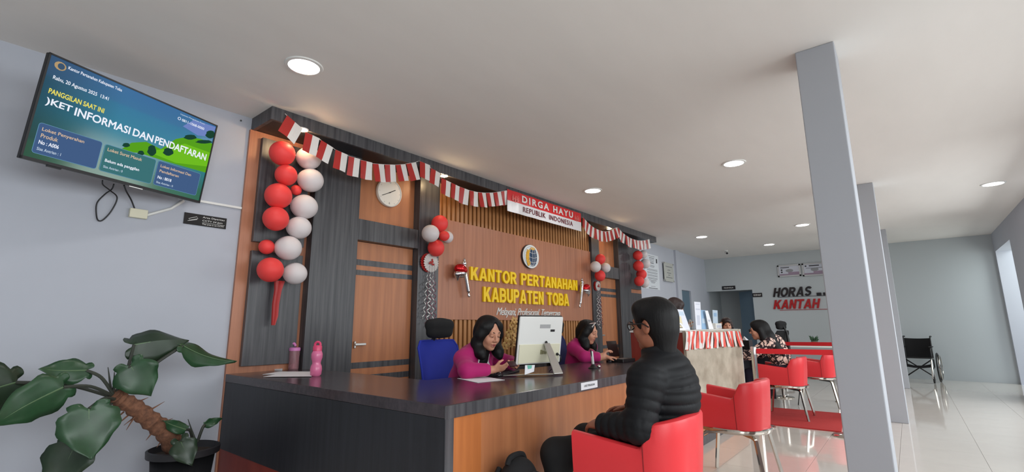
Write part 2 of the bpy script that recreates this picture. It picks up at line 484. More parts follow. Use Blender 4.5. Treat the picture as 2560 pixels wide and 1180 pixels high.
        for axn in range(3):
            u, v = (axn + 1) % 3, (axn + 2) % 3
            A = [slice(0, None)] * 3; Bs = [slice(0, None)] * 3
            A[axn] = slice(0, -1); Bs[axn] = slice(1, None)
            ch = s[tuple(A)] != s[tuple(Bs)]
            E = np.argwhere(ch)
            E = E[(E[:, u] > 0) & (E[:, v] > 0) & (E[:, u] < n[u] - 1) & (E[:, v] < n[v] - 1)]
            ins = s[E[:, 0], E[:, 1], E[:, 2]]
            def cell(du, dv):
                c = E.copy(); c[:, u] -= du; c[:, v] -= dv
                return ids[c[:, 0], c[:, 1], c[:, 2]]
            q = np.stack([cell(1, 1), cell(0, 1), cell(0, 0), cell(1, 0)], 1)
            q[~ins] = q[~ins][:, ::-1]
            quads.append(q)
        Q = np.concatenate(quads)
        Q = Q[(Q >= 0).all(1)]
        for _ in range(smooth_iter):
            sm = np.zeros_like(V); c = np.zeros(len(V))
            for a, b in ((0, 1), (1, 2), (2, 3), (3, 0)):
                np.add.at(sm, Q[:, a], V[Q[:, b]]); np.add.at(c, Q[:, a], 1)
                np.add.at(sm, Q[:, b], V[Q[:, a]]); np.add.at(c, Q[:, b], 1)
            V = 0.5 * V + 0.5 * sm / np.maximum(c, 1)[:, None]
        me = bpy.data.meshes.new(name)
        me.vertices.add(len(V)); me.vertices.foreach_set('co', V.astype('f4').ravel())
        me.loops.add(Q.size); me.loops.foreach_set('vertex_index', Q.astype('i4').ravel())
        me.polygons.add(len(Q)); me.polygons.foreach_set('loop_start', np.arange(0, Q.size, 4, dtype='i4'))
        try: me.polygons.foreach_set('loop_total', np.full(len(Q), 4, 'i4'))
        except Exception: pass
        me.update(calc_edges=True); me.validate()
        me.polygons.foreach_set('use_smooth', np.ones(len(me.polygons), bool))
        return me
    def build(self, name, m, parent=None, it=1): return obj(name, self.mesh(name, it), m, parent)

# ================================================================== THE ROOM
HC = 0.83          # counter height
X0, X1, Y0, Y1, ZC = -2.5, 14.2, -1.57, 4.4, 3.07

floor = struct('floor', B(X0, X1, Y0, Y1, -0.12, -0.012), GROUT, label='glossy pale grey tiled floor')
nx, ny = 28, 10
tw, td = (X1 - X0) / nx, (Y1 - Y0) / ny
tm = MB().box(0.001, tw - 0.001, 0.001, td - 0.001, -0.012, 0.0).mesh('tile'); tm.materials.append(TILE)
for i in range(nx):
    for j in range(ny):
        t = bpy.data.objects.new('tile', tm); COL.objects.link(t); t.location = (X0 + i * tw, Y0 + j * td, 0); t.parent = floor
struct('ceiling', B(X0 - 0.2, X1 + 0.2, Y0 - 0.25, Y1 + 0.2, ZC, ZC + 0.12), CEIL, label='plain pale grey painted ceiling')
w = MB()
w.box(X0 - 0.2, 12.18, Y1, Y1 + 0.2, -0.12, ZC); w.box(12.18, 12.87, Y1, Y1 + 0.2, 2.09, ZC); w.box(12.87, X1 + 0.2, Y1, Y1 + 0.2, -0.12, ZC)
wl = struct('wall_left', w, WALL, label='pale blue-grey wall carrying the television and the wood cladding')
B(11.83, 12.08, 4.35, 4.41, 0, ZC - 0.001).build('pilaster', WALL, wl)
w = MB()
w.box(X1, X1 + 0.2, Y0 - 0.25, 3.2, -0.12, ZC); w.box(X1, X1 + 0.2, 3.2, Y1, 2.14, ZC)
we = struct('wall_end', w, WALL_END, label='blue-grey end wall with the raised lettering')
w = MB(); w.box(15.5, 15.6, 3.0, 4.6, -0.12, 2.5); w.box(14.4, 15.5, 3.0, 3.1, -0.12, 2.5); w.box(14.4, 15.5, Y1, Y1 + 0.2, -0.12, 2.5); w.box(14.4, 15.5, 3.1, Y1, 2.3, 2.5); w.box(14.2, 15.5, 3.1, Y1, -0.12, -0.002)
struct('wall_recess', w, WALL_END, label='shallow recess behind the opening in the end wall')
struct('wall_rear', B(X0 - 0.2, X0, Y0 - 0.25, Y1, -0.12, ZC), WALL)
# street side: the last opening is real, the nearer three added to admit light
w = MB(); openings = [(-2.2, 1.1), (1.9, 6.1), (6.9, 10.6), (12.2, 14.05)]
xs = X0
for a, b in openings:
    w.box(xs, a, Y0 - 0.25, Y0, -0.12, ZC); w.box(a, b, Y0 - 0.25, Y0, 2.68, ZC); w.box(a, b, Y0 - 0.25, Y0, -0.12, 0.0); xs = b
w.box(xs, X1, Y0 - 0.25, Y0, -0.12, ZC)
struct('wall_right', w, WALL, label='street-side wall with tall openings, the nearer three added for light')
struct('ground', B(-8, 22, -12, Y0 - 0.25, -0.3, -0.14), mat('paving', (150, 148, 142), 0.9))['kind'] = 'structure'
for k, x in enumerate((3.62, 7.83, 12.0)):
    p = struct('trim_%d' % (k + 1), B(x, x + 0.3, 0.165 - 0.01 * k, 0.392 - 0.02 * k, 0, ZC), PILLAR, bevel=0.006)
    p['label'] = ['square grey pillar nearest to the viewer', 'second square grey pillar behind the nearest one', 'farthest square grey pillar by the wheelchair'][k]
# side door and end door
d = thing('door_3', 'blue-grey door in the wall past the plaques', None, (12.2, 4.45, 0), kind='structure')
B(12.185, 12.865, 4.44, 4.48, 0, 2.08).build('door_leaf', DOORB, d)
d = thing('door_4', 'blue-grey door inside the recess of the end wall', None, (14.6, 3.3, 0), kind='structure')
MB().obox((14.42, 3.22, 0), (0.30, 0.42, 0), (-0.03, 0.022, 0), (0, 0, 2.12)).build('door_leaf', DOORB, d)

# ------------------------------------------------------------------ wood cladding
cl = thing('wall_cladding', 'brown and charcoal laminate wall cladding behind the reception', None, (5.7, 4.4, 0), kind='structure')
def part(name, m, par, *b, bevel=0.002):
    return B(*b).build(name, m, par, bevel=bevel)
part('backing_panel', WOOD, cl, 1.64, 2.24, 4.37, 4.4, 0, 2.955)
part('dark_panel', DARK, cl, 1.735, 2.19, 4.325, 4.37, 1.94, 2.895)
part('dark_panel', DARK, cl, 1.735, 2.19, 4.325, 4.37, 0.885, 1.86)
part('pilaster', DARK, cl, 2.235, 2.725, 4.27, 4.4, 0, 2.955)
part('post', DARK, cl, 3.52, 3.83, 4.27, 4.4, 0, 2.955)
part('post', DARK, cl, 7.48, 7.76, 4.27, 4.4, 0, 2.955)
part('pilaster', DARK, cl, 8.53, 9.02, 4.27, 4.4, 0, 2.955)
part('backing_panel', WOOD, cl, 9.02, 9.72, 4.37, 4.4, 0, 2.955)
part('dark_panel', DARK, cl, 9.10, 9.62, 4.325, 4.37, 1.94, 2.895)
part('dark_panel', DARK, cl, 9.10, 9.62, 4.325, 4.37, 0.885, 1.86)
for a, b in ((2.725, 3.52), (7.76, 8.53)):
    part('upper_panel', WOOD_L, cl, a, b, 4.375, 4.4, 2.30, 2.955)
    part('cross_beam', DARK, cl, a, b, 4.28, 4.4, 2.085, 2.305)
part('backing_panel', GAP, cl, 3.83, 7.48, 4.37, 4.4, 0, 2.955)
part('sign_panel', WOOD, cl, 3.83, 7.48, 4.30, 4.37, 1.283, 2.512)
sp = (7.48 - 3.83) / 47
for z0, z1 in ((2.512, 2.955), (0.0, 1.283)):
    sm = MB().box(0, 0.047, 4.315, 4.37, z0, z1).mesh('slat'); sm.materials.append(SLAT)
    for i in range(47):
        o = bpy.data.objects.new('slat', sm); COL.objects.link(o); o.location = (3.83 + sp * i + 0.018, 0, 0); adopt(o, cl)
for n, x in ((1, 2.725), (2, 7.76)):
    d = thing('door_%d' % n, ['brown laminate door under the wall clock', 'brown laminate door between the right pilasters'][n - 1], None, (x, 4.38, 0), kind='structure')
    part('door_leaf', WOOD_L, d, x + 0.004, x + 0.79, 4.365, 4.398, 0, 2.083)
    for z0, z1 in ((1.835, 1.895), (1.732, 1.785), (0.79, 0.85), (0.66, 0.72)):
        part('inlay_strip', DARK, d, x + 0.006, x + 0.788, 4.362, 4.366, z0, z1, bevel=0)
    h = MB(); h.box(x + 0.075, x + 0.095, 4.345, 4.365, 0.99, 1.06); h.box(x + 0.075, x + 0.20, 4.325, 4.345, 1.017, 1.041)
    h.build('handle', STEEL, d, bevel=0.004)
fa = thing('trim_4', 'charcoal pelmet boxing running along the top of the cladding', None, (5.7, 4.2, 2.95), kind='structure')
part('front_board', DARK, fa, 1.655, 9.80, 4.0, 4.03, 2.952, ZC)
part('end_board', DARK, fa, 1.655, 1.685, 4.03, 4.4, 2.952, ZC)
part('end_board', DARK, fa, 9.77, 9.80, 4.03, 4.4, 2.952, ZC)
part('soffit', BLACKW, fa, 1.685, 9.77, 4.03, 4.4, 2.956, 2.975)

# ------------------------------------------------------------------ ceiling lights
EMW = mat('light_diffuser', (255, 255, 255), 0.5, emit=14.0)
lab = ['large round ceiling light nearest the television', 'round ceiling light in front of the red and white banner', 'round ceiling light left of the nearest pillar',
       'small round ceiling light near the end of the pelmet', 'round ceiling light touching the left edge of the nearest pillar', 'smallest round ceiling light near the end wall', 'round ceiling light on the right above the wheelchair side']
for (x, y), lb in zip([(1.51, 3.18), (5.735, 3.22), (5.80, 1.37), (10.41, 3.24), (10.41, 1.355), (12.49, 2.35), (8.99, -1.11)], lab):
    t = thing('ceiling_light', lb, 'ceiling light', (x, y, ZC), group='round recessed ceiling lights')
    MB().lathe([(0.105, -0.004), (0.107, -0.010), (0.127, -0.008), (0.132, 0.0)], (x, y, ZC), 36).build('trim_ring', WHITE, t, True)
    MB().lathe([(0.0, -0.0075), (0.104, -0.0075), (0.104, -0.004), (0, -0.004)], (x, y, ZC), 36).build('diffuser', EMW, t)
    l = bpy.data.lights.new('downlight', 'AREA'); l.shape = 'DISK'; l.size = 0.2; l.energy = 5; l.color = (1, 0.98, 0.95)
    lo = bpy.data.objects.new('downlight', l); COL.objects.link(lo); lo.location = (x, y, ZC - 0.012); adopt(lo, t)
EMH = mat('warm_spot_glow', (255, 232, 190), 0.5, emit=30.0)
for (x, y), lb in zip([tuple(PZ(756, 324.5, 2.95))[:2], tuple(PZ(1110, 440, 2.95))[:2], tuple(PZ(1523, 572, 2.95))[:2]], ['small warm spotlight at the left end of the pelmet', 'small warm spotlight in the pelmet above the clock side post', 'small warm spotlight in the pelmet at the right of the banner']):
    t = thing('spotlight', lb, 'spotlight', (x, y, 2.955), group='spotlights in the pelmet')
    MB().lathe([(0.03, -0.002), (0.032, -0.010), (0.048, -0.008), (0.052, 0.001)], (x, y, 2.955), 24).build('trim_ring', WHITE, t, True)
    MB().lathe([(0.0, -0.020), (0.02, -0.017), (0.031, -0.006), (0.031, -0.001)], (x, y, 2.955), 20).build('bulb', EMH, t)
    l = bpy.data.lights.new('spot_glow', 'POINT'); l.energy = 3.0; l.color = (1, 0.72, 0.4); l.shadow_soft_size = 0.03
    lo = bpy.data.objects.new('spot_glow', l); COL.objects.link(lo); lo.location = (x, y, 2.915); adopt(lo, t)
# dome-less security camera on the ceiling
t = thing('security_camera', 'tiny white security camera under the far ceiling', 'camera', (12.78, 3.4, ZC))
MB().lathe([(0.045, 0), (0.045, -0.02), (0.02, -0.03)], (12.78, 3.4, ZC), 16).build('mount', WHITE, t, True)
MB().cyl((12.83, 3.42, ZC - 0.055), (12.70, 3.36, ZC - 0.085), 0.035, seg=16).build('housing', WHITE, t, True)
MB().cyl((12.70, 3.36, ZC - 0.085), (12.692, 3.357, ZC - 0.087), 0.028, seg=16).build('lens', BLK, t, True)

# ================================================================== RECEPTION COUNTER
rc = thing('reception_counter', 'long L-shaped reception counter with dark top and brown front', 'counter', (1.65, 1.8, 0))
top = [(1.64, 4.366), (1.64, 1.755), (4.884, 1.755), (4.884, 2.68), (2.32, 2.68), (2.32, 4.264), (2.23, 4.264), (2.23, 4.366)]
MB().prism([(x, y, HC - 0.06) for x, y in top], (0, 0, 0.06)).build('worktop', TOPW, rc, bevel=0.003)
tE = MB(); tE.box(1.635, 4.884, 1.750, 1.7545, HC - 0.062, HC - 0.002)
tE.build('front_edge', DARK, rc)
part('end_panel', BLACKW, rc, 1.643, 1.695, 1.76, 4.366, 0.262, HC - 0.061)
part('end_plinth', WOOD_R, rc, 1.650, 1.695, 1.76, 4.366, 0, 0.260)
part('corner_post', DARK, rc, 1.640, 1.695, 1.753, 1.759, 0, HC - 0.062)
part('narrow_front_panel', WOOD_O, rc, 1.696, 1.900, 1.764, 1.80, 0, HC - 0.061)
part('front_panel', WOOD_L, rc, 1.901, 4.88, 1.770, 1.80, 0.085, HC - 0.061)
part('plinth', DARK, rc, 1.901, 4.88, 1.766, 1.80, 0, 0.083)
part('inner_panel', BLACKW, rc, 2.27, 2.30, 2.70, 4.264, 0, HC - 0.061)
# taller unit that continues the line of the counter
tu = thing('tall_counter', 'taller counter section with stone-look front and red-brown end', 'counter', (5.9, 2.0, 0))
part('body', WOOD_R, tu, 4.89, 6.92, 1.785, 2.35, 0.10, 1.125)
part('front_wood_panel', WOOD_L, tu, 4.89, 6.92, 1.768, 1.784, 0.085, 0.30)
part('stone_panel', CONC, tu, 4.885, 6.925, 1.755, 1.784, 0.30, 1.145)
part('edge_strip', WHITE, tu, 6.926, 6.935, 1.752, 1.80, 0.10, 1.147)
part('top_board', WHITE, tu, 4.885, 6.935, 1.786, 2.36, 1.126, 1.148)
part('plinth', DARK, tu, 4.89, 6.92, 1.766, 2.30, 0, 0.083)
# service desk behind the floral blouse
dk = thing('service_desk', 'dark service desk beyond the stone-front counter', 'desk', (8.3, 2.2, 0))
part('top', BLACKW, dk, 6.95, 9.15, 1.80, 2.5, 0.72, 0.75)
part('end_panel', WOOD_O, dk, 6.95, 6.99, 1.95, 2.5, 0, 0.72)
part('modesty_panel', BLACKW, dk, 6.99, 9.11, 2.2, 2.23, 0.15, 0.72)
part('end_panel', BLACKW, dk, 9.11, 9.15, 1.85, 2.5, 0, 0.72)
# sticker on the counter front
t = thing('counter_label', 'small white printed label stuck on the counter front edge', 'label', (2.97, 1.75, 0.8))
part('card', PAPER, t, 2.855, 3.075, 1.747, 1.7495, 0.777, 0.824, bevel=0)
text_part('print', 'LOKET PENGADUAN', t, INK, (2.895, 1.7468, 0.794), (1, 0, 0), (0, 0, 1), width=0.14, height=0.014, depth=0.0004, bold=0.02)

# back credenza + orchids
t = thing('credenza', 'low dark cabinet against the slatted wall behind the staff', 'cabinet', (5.4, 4.1, 0))
part('body', BLACKW, t, 4.6, 6.6, 3.92, 4.29, 0, 0.72)
part('top', TOPW, t, 4.58, 6.62, 3.90, 4.295, 0.72, 0.745)
for k in range(4): part('door', DARK, t, 4.62 + k * 0.495, 5.10 + k * 0.495, 3.905, 3.919, 0.06, 0.70)

# ================================================================== LETTERING ON THE FEATURE WALL
sg = thing('lettering_sign', 'raised yellow office name letters on the brown panel', 'sign', (5.65, 4.3, 1.7))
YS = 4.298
for word, a, b in (('KANTOR PERTANAHAN', (1177, 699.5), (1443.4, 701)), ('KABUPATEN TOBA', (1209.5, 754), (1422.5, 735))):
    A, Bp = PY(*a, YS - 0.028), PY(*b, YS - 0.028)       # lower-left and upper-right corner of the row
    block_letters(word, sg, YEL, (A.x, YS, A.z), (1, 0, 0), (0, 0, 1), Bp.x - A.x, Bp.z - A.z, 0.028)
A, Bp = PY(1240, 788, YS), PY(1399, 773, YS)
t = thing('slogan_lettering', 'white slanted slogan lettering below the yellow letters', 'sign', (5.7, 4.3, 1.38))
letter_parts('letter', 'Melayani, Profesional, Terpercaya', t, WHITE, (A.x, YS, A.z - 0.03), (1, 0, 0), (0, 0, 1), width=Bp.x - A.x, height=0.135, depth=0.012, bold=0.0, shear=0.45, spacing=0.93)

# oval emblem: globe with grid lines and golden ears
c = PY(1327, 641.5, 4.27)
em = thing('emblem', 'oval emblem with a dark blue globe and golden ears above the letters', 'emblem', (c.x, 4.29, c.z))
def oval(rx, rz, y0, y1, cx=0, cz=0, n=40, bulge=0.0):
    return MB().prism([(c.x + cx + rx * math.cos(2 * math.pi * k / n), y0, c.z + cz + rz * math.sin(2 * math.pi * k / n) * (1 + bulge)) for k in range(n)], (0, y1 - y0, 0))
oval(0.205, 0.182, 4.272, 4.299).build('back_plate', mat('emblem_dark_rim', (50, 46, 52), 0.4), em)
oval(0.198, 0.176, 4.264, 4.272).build('plate', WHITE, em)
GB = mat('emblem_blue', (28, 60, 92), 0.4); GY = mat('emblem_gold', (226, 170, 30), 0.4)
oval(0.172, 0.152, 4.262, 4.2645).build('rim_line', mat('emblem_pale_blue', (150, 180, 205), 0.4), em)
oval(0.164, 0.145, 4.2605, 4.2635).build('inner_plate', WHITE, em)
oval(0.105, 0.142, 4.256, 4.262, cx=0.03).build('globe', GB, em)
g = MB()
for dx in (-0.055, 0.03, 0.085):
    g.tube([(c.x + 0.03 + (dx - 0.03) * math.cos(a) * 1.0, 4.2555, c.z + 0.138 * math.sin(a)) for a in np.linspace(-1.5, 1.5, 11)], 0.0035, 5)
for dz in (-0.07, 0.0, 0.07):
    hw = 0.105 * math.sqrt(1 - (dz / 0.142) ** 2)
    g.tube([(c.x + 0.03 + hw * s, 4.2555, c.z + dz - 0.02 * (1 - s * s)) for s in np.linspace(-1, 1, 9)], 0.0035, 5)
g.build('grid_lines', F_WHT, em)
g = MB()
for k in range(6):
    a = Vector((c.x - 0.085 - 0.03 * math.sin(k * 0.6), 4.254, c.z - 0.12 + k * 0.038))
    R = Matrix.Rotation(-0.5, 3, 'Y'); g.ell(a, (0.017, 0.004, 0.034), 10, 6, R)
    a2 = a + Vector((0.035, 0, 0.01)); g.ell(a2, (0.014, 0.004, 0.03), 10, 6, Matrix.Rotation(0.5, 3, 'Y'))
g.build('golden_ears', GY, em)
oval(0.055, 0.022, 4.254, 4.2562, cx=0.03, cz=0.122).build('gold_cap', GY, em)

# wall clock
c = PY(973, 482, 4.35)
ck = thing('wall_clock', 'round white wall clock above the left door', 'clock', (c.x, 4.37, c.z))
MB().lathe([(0.0, 0.0), (0.160, 0.0), (0.166, 0.02), (0.160, 0.042), (0.152, 0.042), (0.150, 0.034), (0, 0.034)], (c.x, 4.374, c.z), 48, axis=(0, -1, 0)).build('case', WHITE, ck, True)
MB().lathe([(0, 0.0345), (0.149, 0.0345), (0.149, 0.036), (0, 0.036)], (c.x, 4.374, c.z), 40, axis=(0, -1, 0)).build('dial', mat('dial', (240, 236, 226), 0.5), ck)
def hand(ang, L, w, y):
    d_ = Vector((math.sin(ang), 0, math.cos(ang))); n_ = Vector((d_.z, 0, -d_.x)); o = Vector((c.x, y, c.z))
    return MB().obox(o - n_ * w - d_ * 0.02, n_ * 2 * w, d_ * (L + 0.02), (0, 0.002, 0))
hand(math.radians(60), 0.085, 0.004, 4.334).build('hour_hand', BLK, ck)
hand(math.radians(243), 0.115, 0.003, 4.331).build('minute_hand', BLK, ck)
MB().cyl((c.x, 4.338, c.z), (c.x, 4.328, c.z), 0.006, seg=12).build('pivot', BLK, ck)
for s, a in (('12', 0), ('6', 180)):
    text_part('numeral', s, ck, GREYINK, (c.x + 0.125 * math.sin(math.radians(a)), 4.3375, c.z + 0.122 * math.cos(math.radians(a)) - 0.012), (1, 0, 0), (0, 0, 1), height=0.024, depth=0.0005, align='c')
for k in range(12):
    if k not in (0, 6):
        a = math.radians(k * 30); d_ = Vector((math.sin(a), 0, math.cos(a))); n_ = Vector((d_.z, 0, -d_.x))
        MB().obox(Vector((c.x, 4.3375, c.z)) + d_ * 0.128 - n_ * 0.0012, n_ * 0.0024, d_ * 0.014, (0, 0.0004, 0)).build('hour_mark', GREYINK, ck)

# ================================================================== BALLOONS
def balloon_mesh(m):
    mb = MB(); prof = []
    for k in range(17):
        th = math.pi * k / 16
        z = -math.cos(th); r = math.sin(th) * (1.0 - 0.10 * max(0, -z) ** 2)
        prof.append((r, z * 1.06))
    mb.lathe(prof, (0, 0, 0), 28); me = mb.mesh('balloon', True); me.materials.append(m)
    kn = MB(); kn.lathe([(0.02, -1.02), (0.06, -1.06), (0.05, -1.10), (0.11, -1.17), (0.05, -1.18)], (0, 0, 0), 10); km = kn.mesh('knot', True); km.materials.append(m)
    return me, km
BM = {'red': balloon_mesh(B_RED), 'white': balloon_mesh(B_WHT)}
def balloon(kind, px, py, rpx, Y, axis, label, group):
    c = PY(px, py, Y); dep = (c - CAM).dot(_f)
    ct = dep / (c - CAM).length
    r = rpx * dep / F_PX * (0.5 + 0.5 * ct)
    o = bpy.data.objects.new('balloon', BM[kind][0]); COL.objects.link(o)
    o.location = c; o.scale = (r, r, r); o.rotation_euler = Vector(axis).to_track_quat('Z', 'X').to_euler()
    k = bpy.data.objects.new('knot', BM[kind][1]); COL.objects.link(k); k.parent = o
    tag(o, label, 'balloon', group)
ORD = ['topmost', 'second', 'third', 'fourth', 'fifth', 'sixth', 'lowest']
R_ = [(706, 384, 32), (715.6, 438.3, 27.5), (740.5, 475.7, 13.5), (696.3, 490.3, 33.5), (690, 546.9, 32), (666.8, 617.4, 19.5), (676.3, 674.6, 32.5)]
for k, (x, y, r) in enumerate(R_):
    balloon('red', x, y, r, 4.13 + (0.10 if r < 20 else 0), (-0.75, -0.5, 0.2), '%s red balloon from the top in the left balloon column' % ORD[k] if k not in (2, 5) else ['tiny red balloon beside the third white balloon of the left column', 'small red balloon at the left below the fourth white balloon'][k == 5], 'balloons on the left dark panels')
Wt = [(771.8, 395.6, 29.5), (776, 450.8, 31), (760.4, 517, 32), (747, 569.3, 29.5), (720.2, 620.2, 32), (737.3, 683.7, 28.5)]
for k, (x, y, r) in enumerate(Wt):
    balloon('white', x, y, r, 4.17, (0.8, -0.4, -0.1), '%s white balloon from the top in the left balloon column' % (ORD[:5] + ['lowest'])[k], 'balloons on the left dark panels')
g2 = 'balloons on the left post'
balloon('white', 1117.5, 593, 15.5, 4.20, (1, 0, 0.2), 'white balloon half hidden behind the small red one on the left post', g2)
balloon('red', 1099, 559.8, 21, 4.15, (0.2, -0.3, 1), 'red balloon on top of the left post cluster', g2)
balloon('red', 1090, 619.5, 21, 4.15, (0, -0.3, -1), 'red balloon at the bottom of the left post cluster', g2)
balloon('white', 1076.5, 584, 22, 4.08, (-1, -0.4, 0.1), 'large white balloon in front of the left post cluster', g2)
balloon('red', 1110.8, 589.9, 12.5, 4.05, (0.8, -0.5, 0), 'small red balloon at the right of the left post cluster', g2)
g3 = 'balloons on the right post'
balloon('red', 1500.8, 648.2, 12.8, 4.15, (0, -0.3, 1), 'red balloon on top of the right post cluster', g3)
balloon('white', 1514, 669.5, 12.3, 4.17, (1, -0.2, 0), 'white balloon at the right of the right post cluster', g3)
balloon('red', 1500, 689, 13.6, 4.15, (0, -0.3, -1), 'red balloon at the bottom of the right post cluster', g3)
balloon('white', 1488.6, 667, 14, 4.11, (-1, -0.4, 0.1), 'white balloon at the left of the right post cluster', g3)
g4 = 'balloons at the far end of the cladding'
for k, (x, y, r) in enumerate([(1594.3, 638.6, 12.3), (1595.8, 665, 13.4), (1603.6, 685.8, 13.2), (1597.8, 703, 12.8)]):
    balloon('red', x, y, r, 4.12 if k != 2 else 4.16, (-0.7, -0.5, 0.2), '%s red balloon in the far right balloon column' % ['topmost', 'second', 'third', 'lowest'][k], g4)
for k, (x, y, r) in enumerate([(1608, 636, 10.5), (1613, 659, 12.5), (1611, 708, 11.5)]):
    balloon('white', x, y, r, 4.20, (0.8, -0.4, 0), '%s white balloon in the far right balloon column' % ['topmost', 'second', 'lowest'][k], g4)
# limp red balloon tail under the left column
q = [PY(*p, 4.24) for p in [(699, 702), (695, 725), (689, 760), (687, 790), (683, 813)]]
mb = MB()
prof = [0.045, 0.030, 0.028, 0.026, 0.014]
vs = []
for p, w_ in zip(q, prof):
    for k in range(10):
        a = 2 * math.pi * k / 10; vs.append((p.x + w_ * math.cos(a), p.y + 0.010 * math.sin(a) - 0.006 * math.cos(3 * a), p.z))
fs = [(i * 10 + k, i * 10 + (k + 1) % 10, (i + 1) * 10 + (k + 1) % 10, (i + 1) * 10 + k) for i in range(4) for k in range(10)] + [tuple(range(10)), tuple(range(40, 50))]
mb.add(vs, fs)
tag(mb.build('limp_balloon', mat('limp_red_rubber', (176, 40, 38), 0.5), None, True), 'limp red balloon tail hanging below the left balloon column', 'balloon')

# ================================================================== BUNTING AND BANNER
YF = 3.975
def bunting(name, label, tops, spans, group, drop=0.185):
    t = thing(name, label, 'bunting', PY(*tops[len(tops) // 2], YF), group=group)
    L = [PY(*p, YF) for p in tops]
    MB().tube([p + Vector((0, 0.012, 0.004)) for p in L], 0.0025, 5).build('string', F_WHT, t)
    for i, (a, b) in enumerate(spans):
        A, Bq = PY(*a, YF), PY(*b, YF); e = Bq - A
        dn = Vector((e.z, 0, -e.x)).normalized()
        dn = (dn * 0.8 + Vector((0, 0, -1)) * 0.2).normalized() * drop * random.uniform(0.95, 1.05)
        mb = MB(); ph = random.uniform(0, 6); am = random.uniform(0.004, 0.012)
        n, rws = 6, 4; vs = []
        for j in range(rws + 1):
            for k in range(n + 1):
                u, v = k / n, j / rws
                vs.append(A + e * u + dn * v + Vector((0, am * math.sin(ph + 5 * u + 1.5 * v) * v - 0.02 * v * math.sin(ph), 0)))
        N = len(vs); vs2 = vs + [p + Vector((0, 0.0008, 0)) for p in vs]; fs = []; ms = []
        for lay in (0, N):
            for j in range(rws):
                for k in range(n):
                    q0 = lay + j * (n + 1) + k; fs.append((q0, q0 + 1, q0 + n + 2, q0 + n + 1)); ms.append(0 if k < n // 2 else 1)
        mb.v = vs2; mb.f = fs; mb.m = ms
        me = bpy.data.meshes.new('flag'); me.from_pydata(mb.v, [], mb.f)
        for p, mi in zip(me.polygons, ms): p.material_index = mi
        obj('flag', me, [F_RED, F_WHT], t)
    return t
def run_spans(pts, cover=0.96):
    out = []
    for a, b in zip(pts[:-1], pts[1:]):
        out.append((a, (a[0] + (b[0] - a[0]) * cover, a[1] + (b[1] - a[1]) * cover)))
    return out
s1 = [((718, 288), (757, 322)), ((764, 330), (799, 346)), ((803, 350), (833, 369)), ((839, 374), (869, 387)), ((872, 390), (900, 398)), ((902, 400), (931, 407)), ((932, 409), (960, 411.5)), ((962, 411.5), (988, 412.5)), ((989, 412.5), (1014, 411)), ((1016, 410), (1040, 406))]
bunting('flag_bunting', 'red and white flag bunting sagging in front of the clock', [(714, 284)] + [p for ab in s1 for p in ab] + [(1048, 403)], s1, 'flag buntings on the pelmet')
s2 = [((1050, 403), (1075, 413)), ((1078, 420), (1101, 433)), ((1104, 445), (1127, 456))] + run_spans([(1129, 457), (1150, 467), (1174, 476), (1195.5, 481), (1215, 482.6), (1233.6, 482), (1253, 479), (1269, 476)])
bunting('flag_bunting', 'red and white flag bunting from the left post to the banner', [p for ab in s2 for p in ab], s2, 'flag buntings on the pelmet')
p3_ = [(1457.5, 543), (1467.6, 554), (1477, 563), (1486, 570), (1497, 575), (1507.5, 578.6), (1516, 579.5), (1525, 577.5), (1534.6, 573.5), (1543, 568.5)]
bunting('flag_bunting', 'red and white flag bunting between the banner and the right pilaster', p3_, run_spans(p3_), 'flag buntings on the pelmet')
p4_ = [(1545, 568.5), (1555, 580), (1563, 587), (1572, 593), (1580, 597), (1589, 600), (1597, 601.8), (1606, 602), (1614, 601), (1624, 598)]
bunting('flag_bunting', 'red and white flag bunting at the far right end of the pelmet', p4_, run_spans(p4_), 'flag buntings on the pelmet')

TL, TR, BR, BL = [PY(*p, 3.965) for p in [(1270, 472.7), (1454, 533.7), (1453, 577.8), (1268.5, 527)]]
bx0, bx1 = (TL.x + BL.x) / 2, (TR.x + BR.x) / 2; bz1 = (TL.z + TR.z) / 2; bz0 = (BL.z + BR.z) / 2; bzm = bz1 - (bz1 - bz0) * 0.5
bn = thing('banner', 'red over white greeting banner hung on the pelmet', 'banner', ((bx0 + bx1) / 2, 3.965, bz0))
def sheet(name, m, z0, z1, wav=0.004):
    n = 40; vs = []; fs = []
    for k in range(n + 1):
        u = k / n; x = bx0 + (bx1 - bx0) * u
        yo = wav * math.sin(u * 37) * (0.3 + 0.7 * (1 - u)) + 3.972
        for z in (z0, z1): vs += [(x, yo, z), (x, yo + 0.001, z)]
    for k in range(n):
        a, b = k * 4, k * 4 + 4
        fs += [(a, b, b + 2, a + 2), (a + 1, a + 3, b + 3, b + 1)]
    MB().add(vs, fs).build(name, m, bn)
sheet('red_half', mat('banner_red', (214, 40, 44), 0.35), bzm, bz1); sheet('white_half', mat('banner_white', (226, 224, 226), 0.3), bz0, bzm)
wB = bx1 - bx0
letter_parts('letter', 'DIRGA HAYU', bn, F_WHT, (bx0 + wB * 0.165, 3.966, bzm + 0.025), (1, 0, 0), (0, 0, 1), width=wB * 0.70, height=0.10, depth=0.001, bold=0.035, spacing=1.35)
letter_parts('small_letter', 'REPUBLIK  INDONESIA', bn, mat('banner_dark_red', (110, 24, 40), 0.4), (bx0 + wB * 0.18, 3.966, bz0 + 0.045), (1, 0, 0), (0, 0, 1), width=wB * 0.68, height=0.075, depth=0.001, bold=0.012, spacing=1.15)
PALE = mat('banner_pale_red', (232, 110, 104), 0.4)
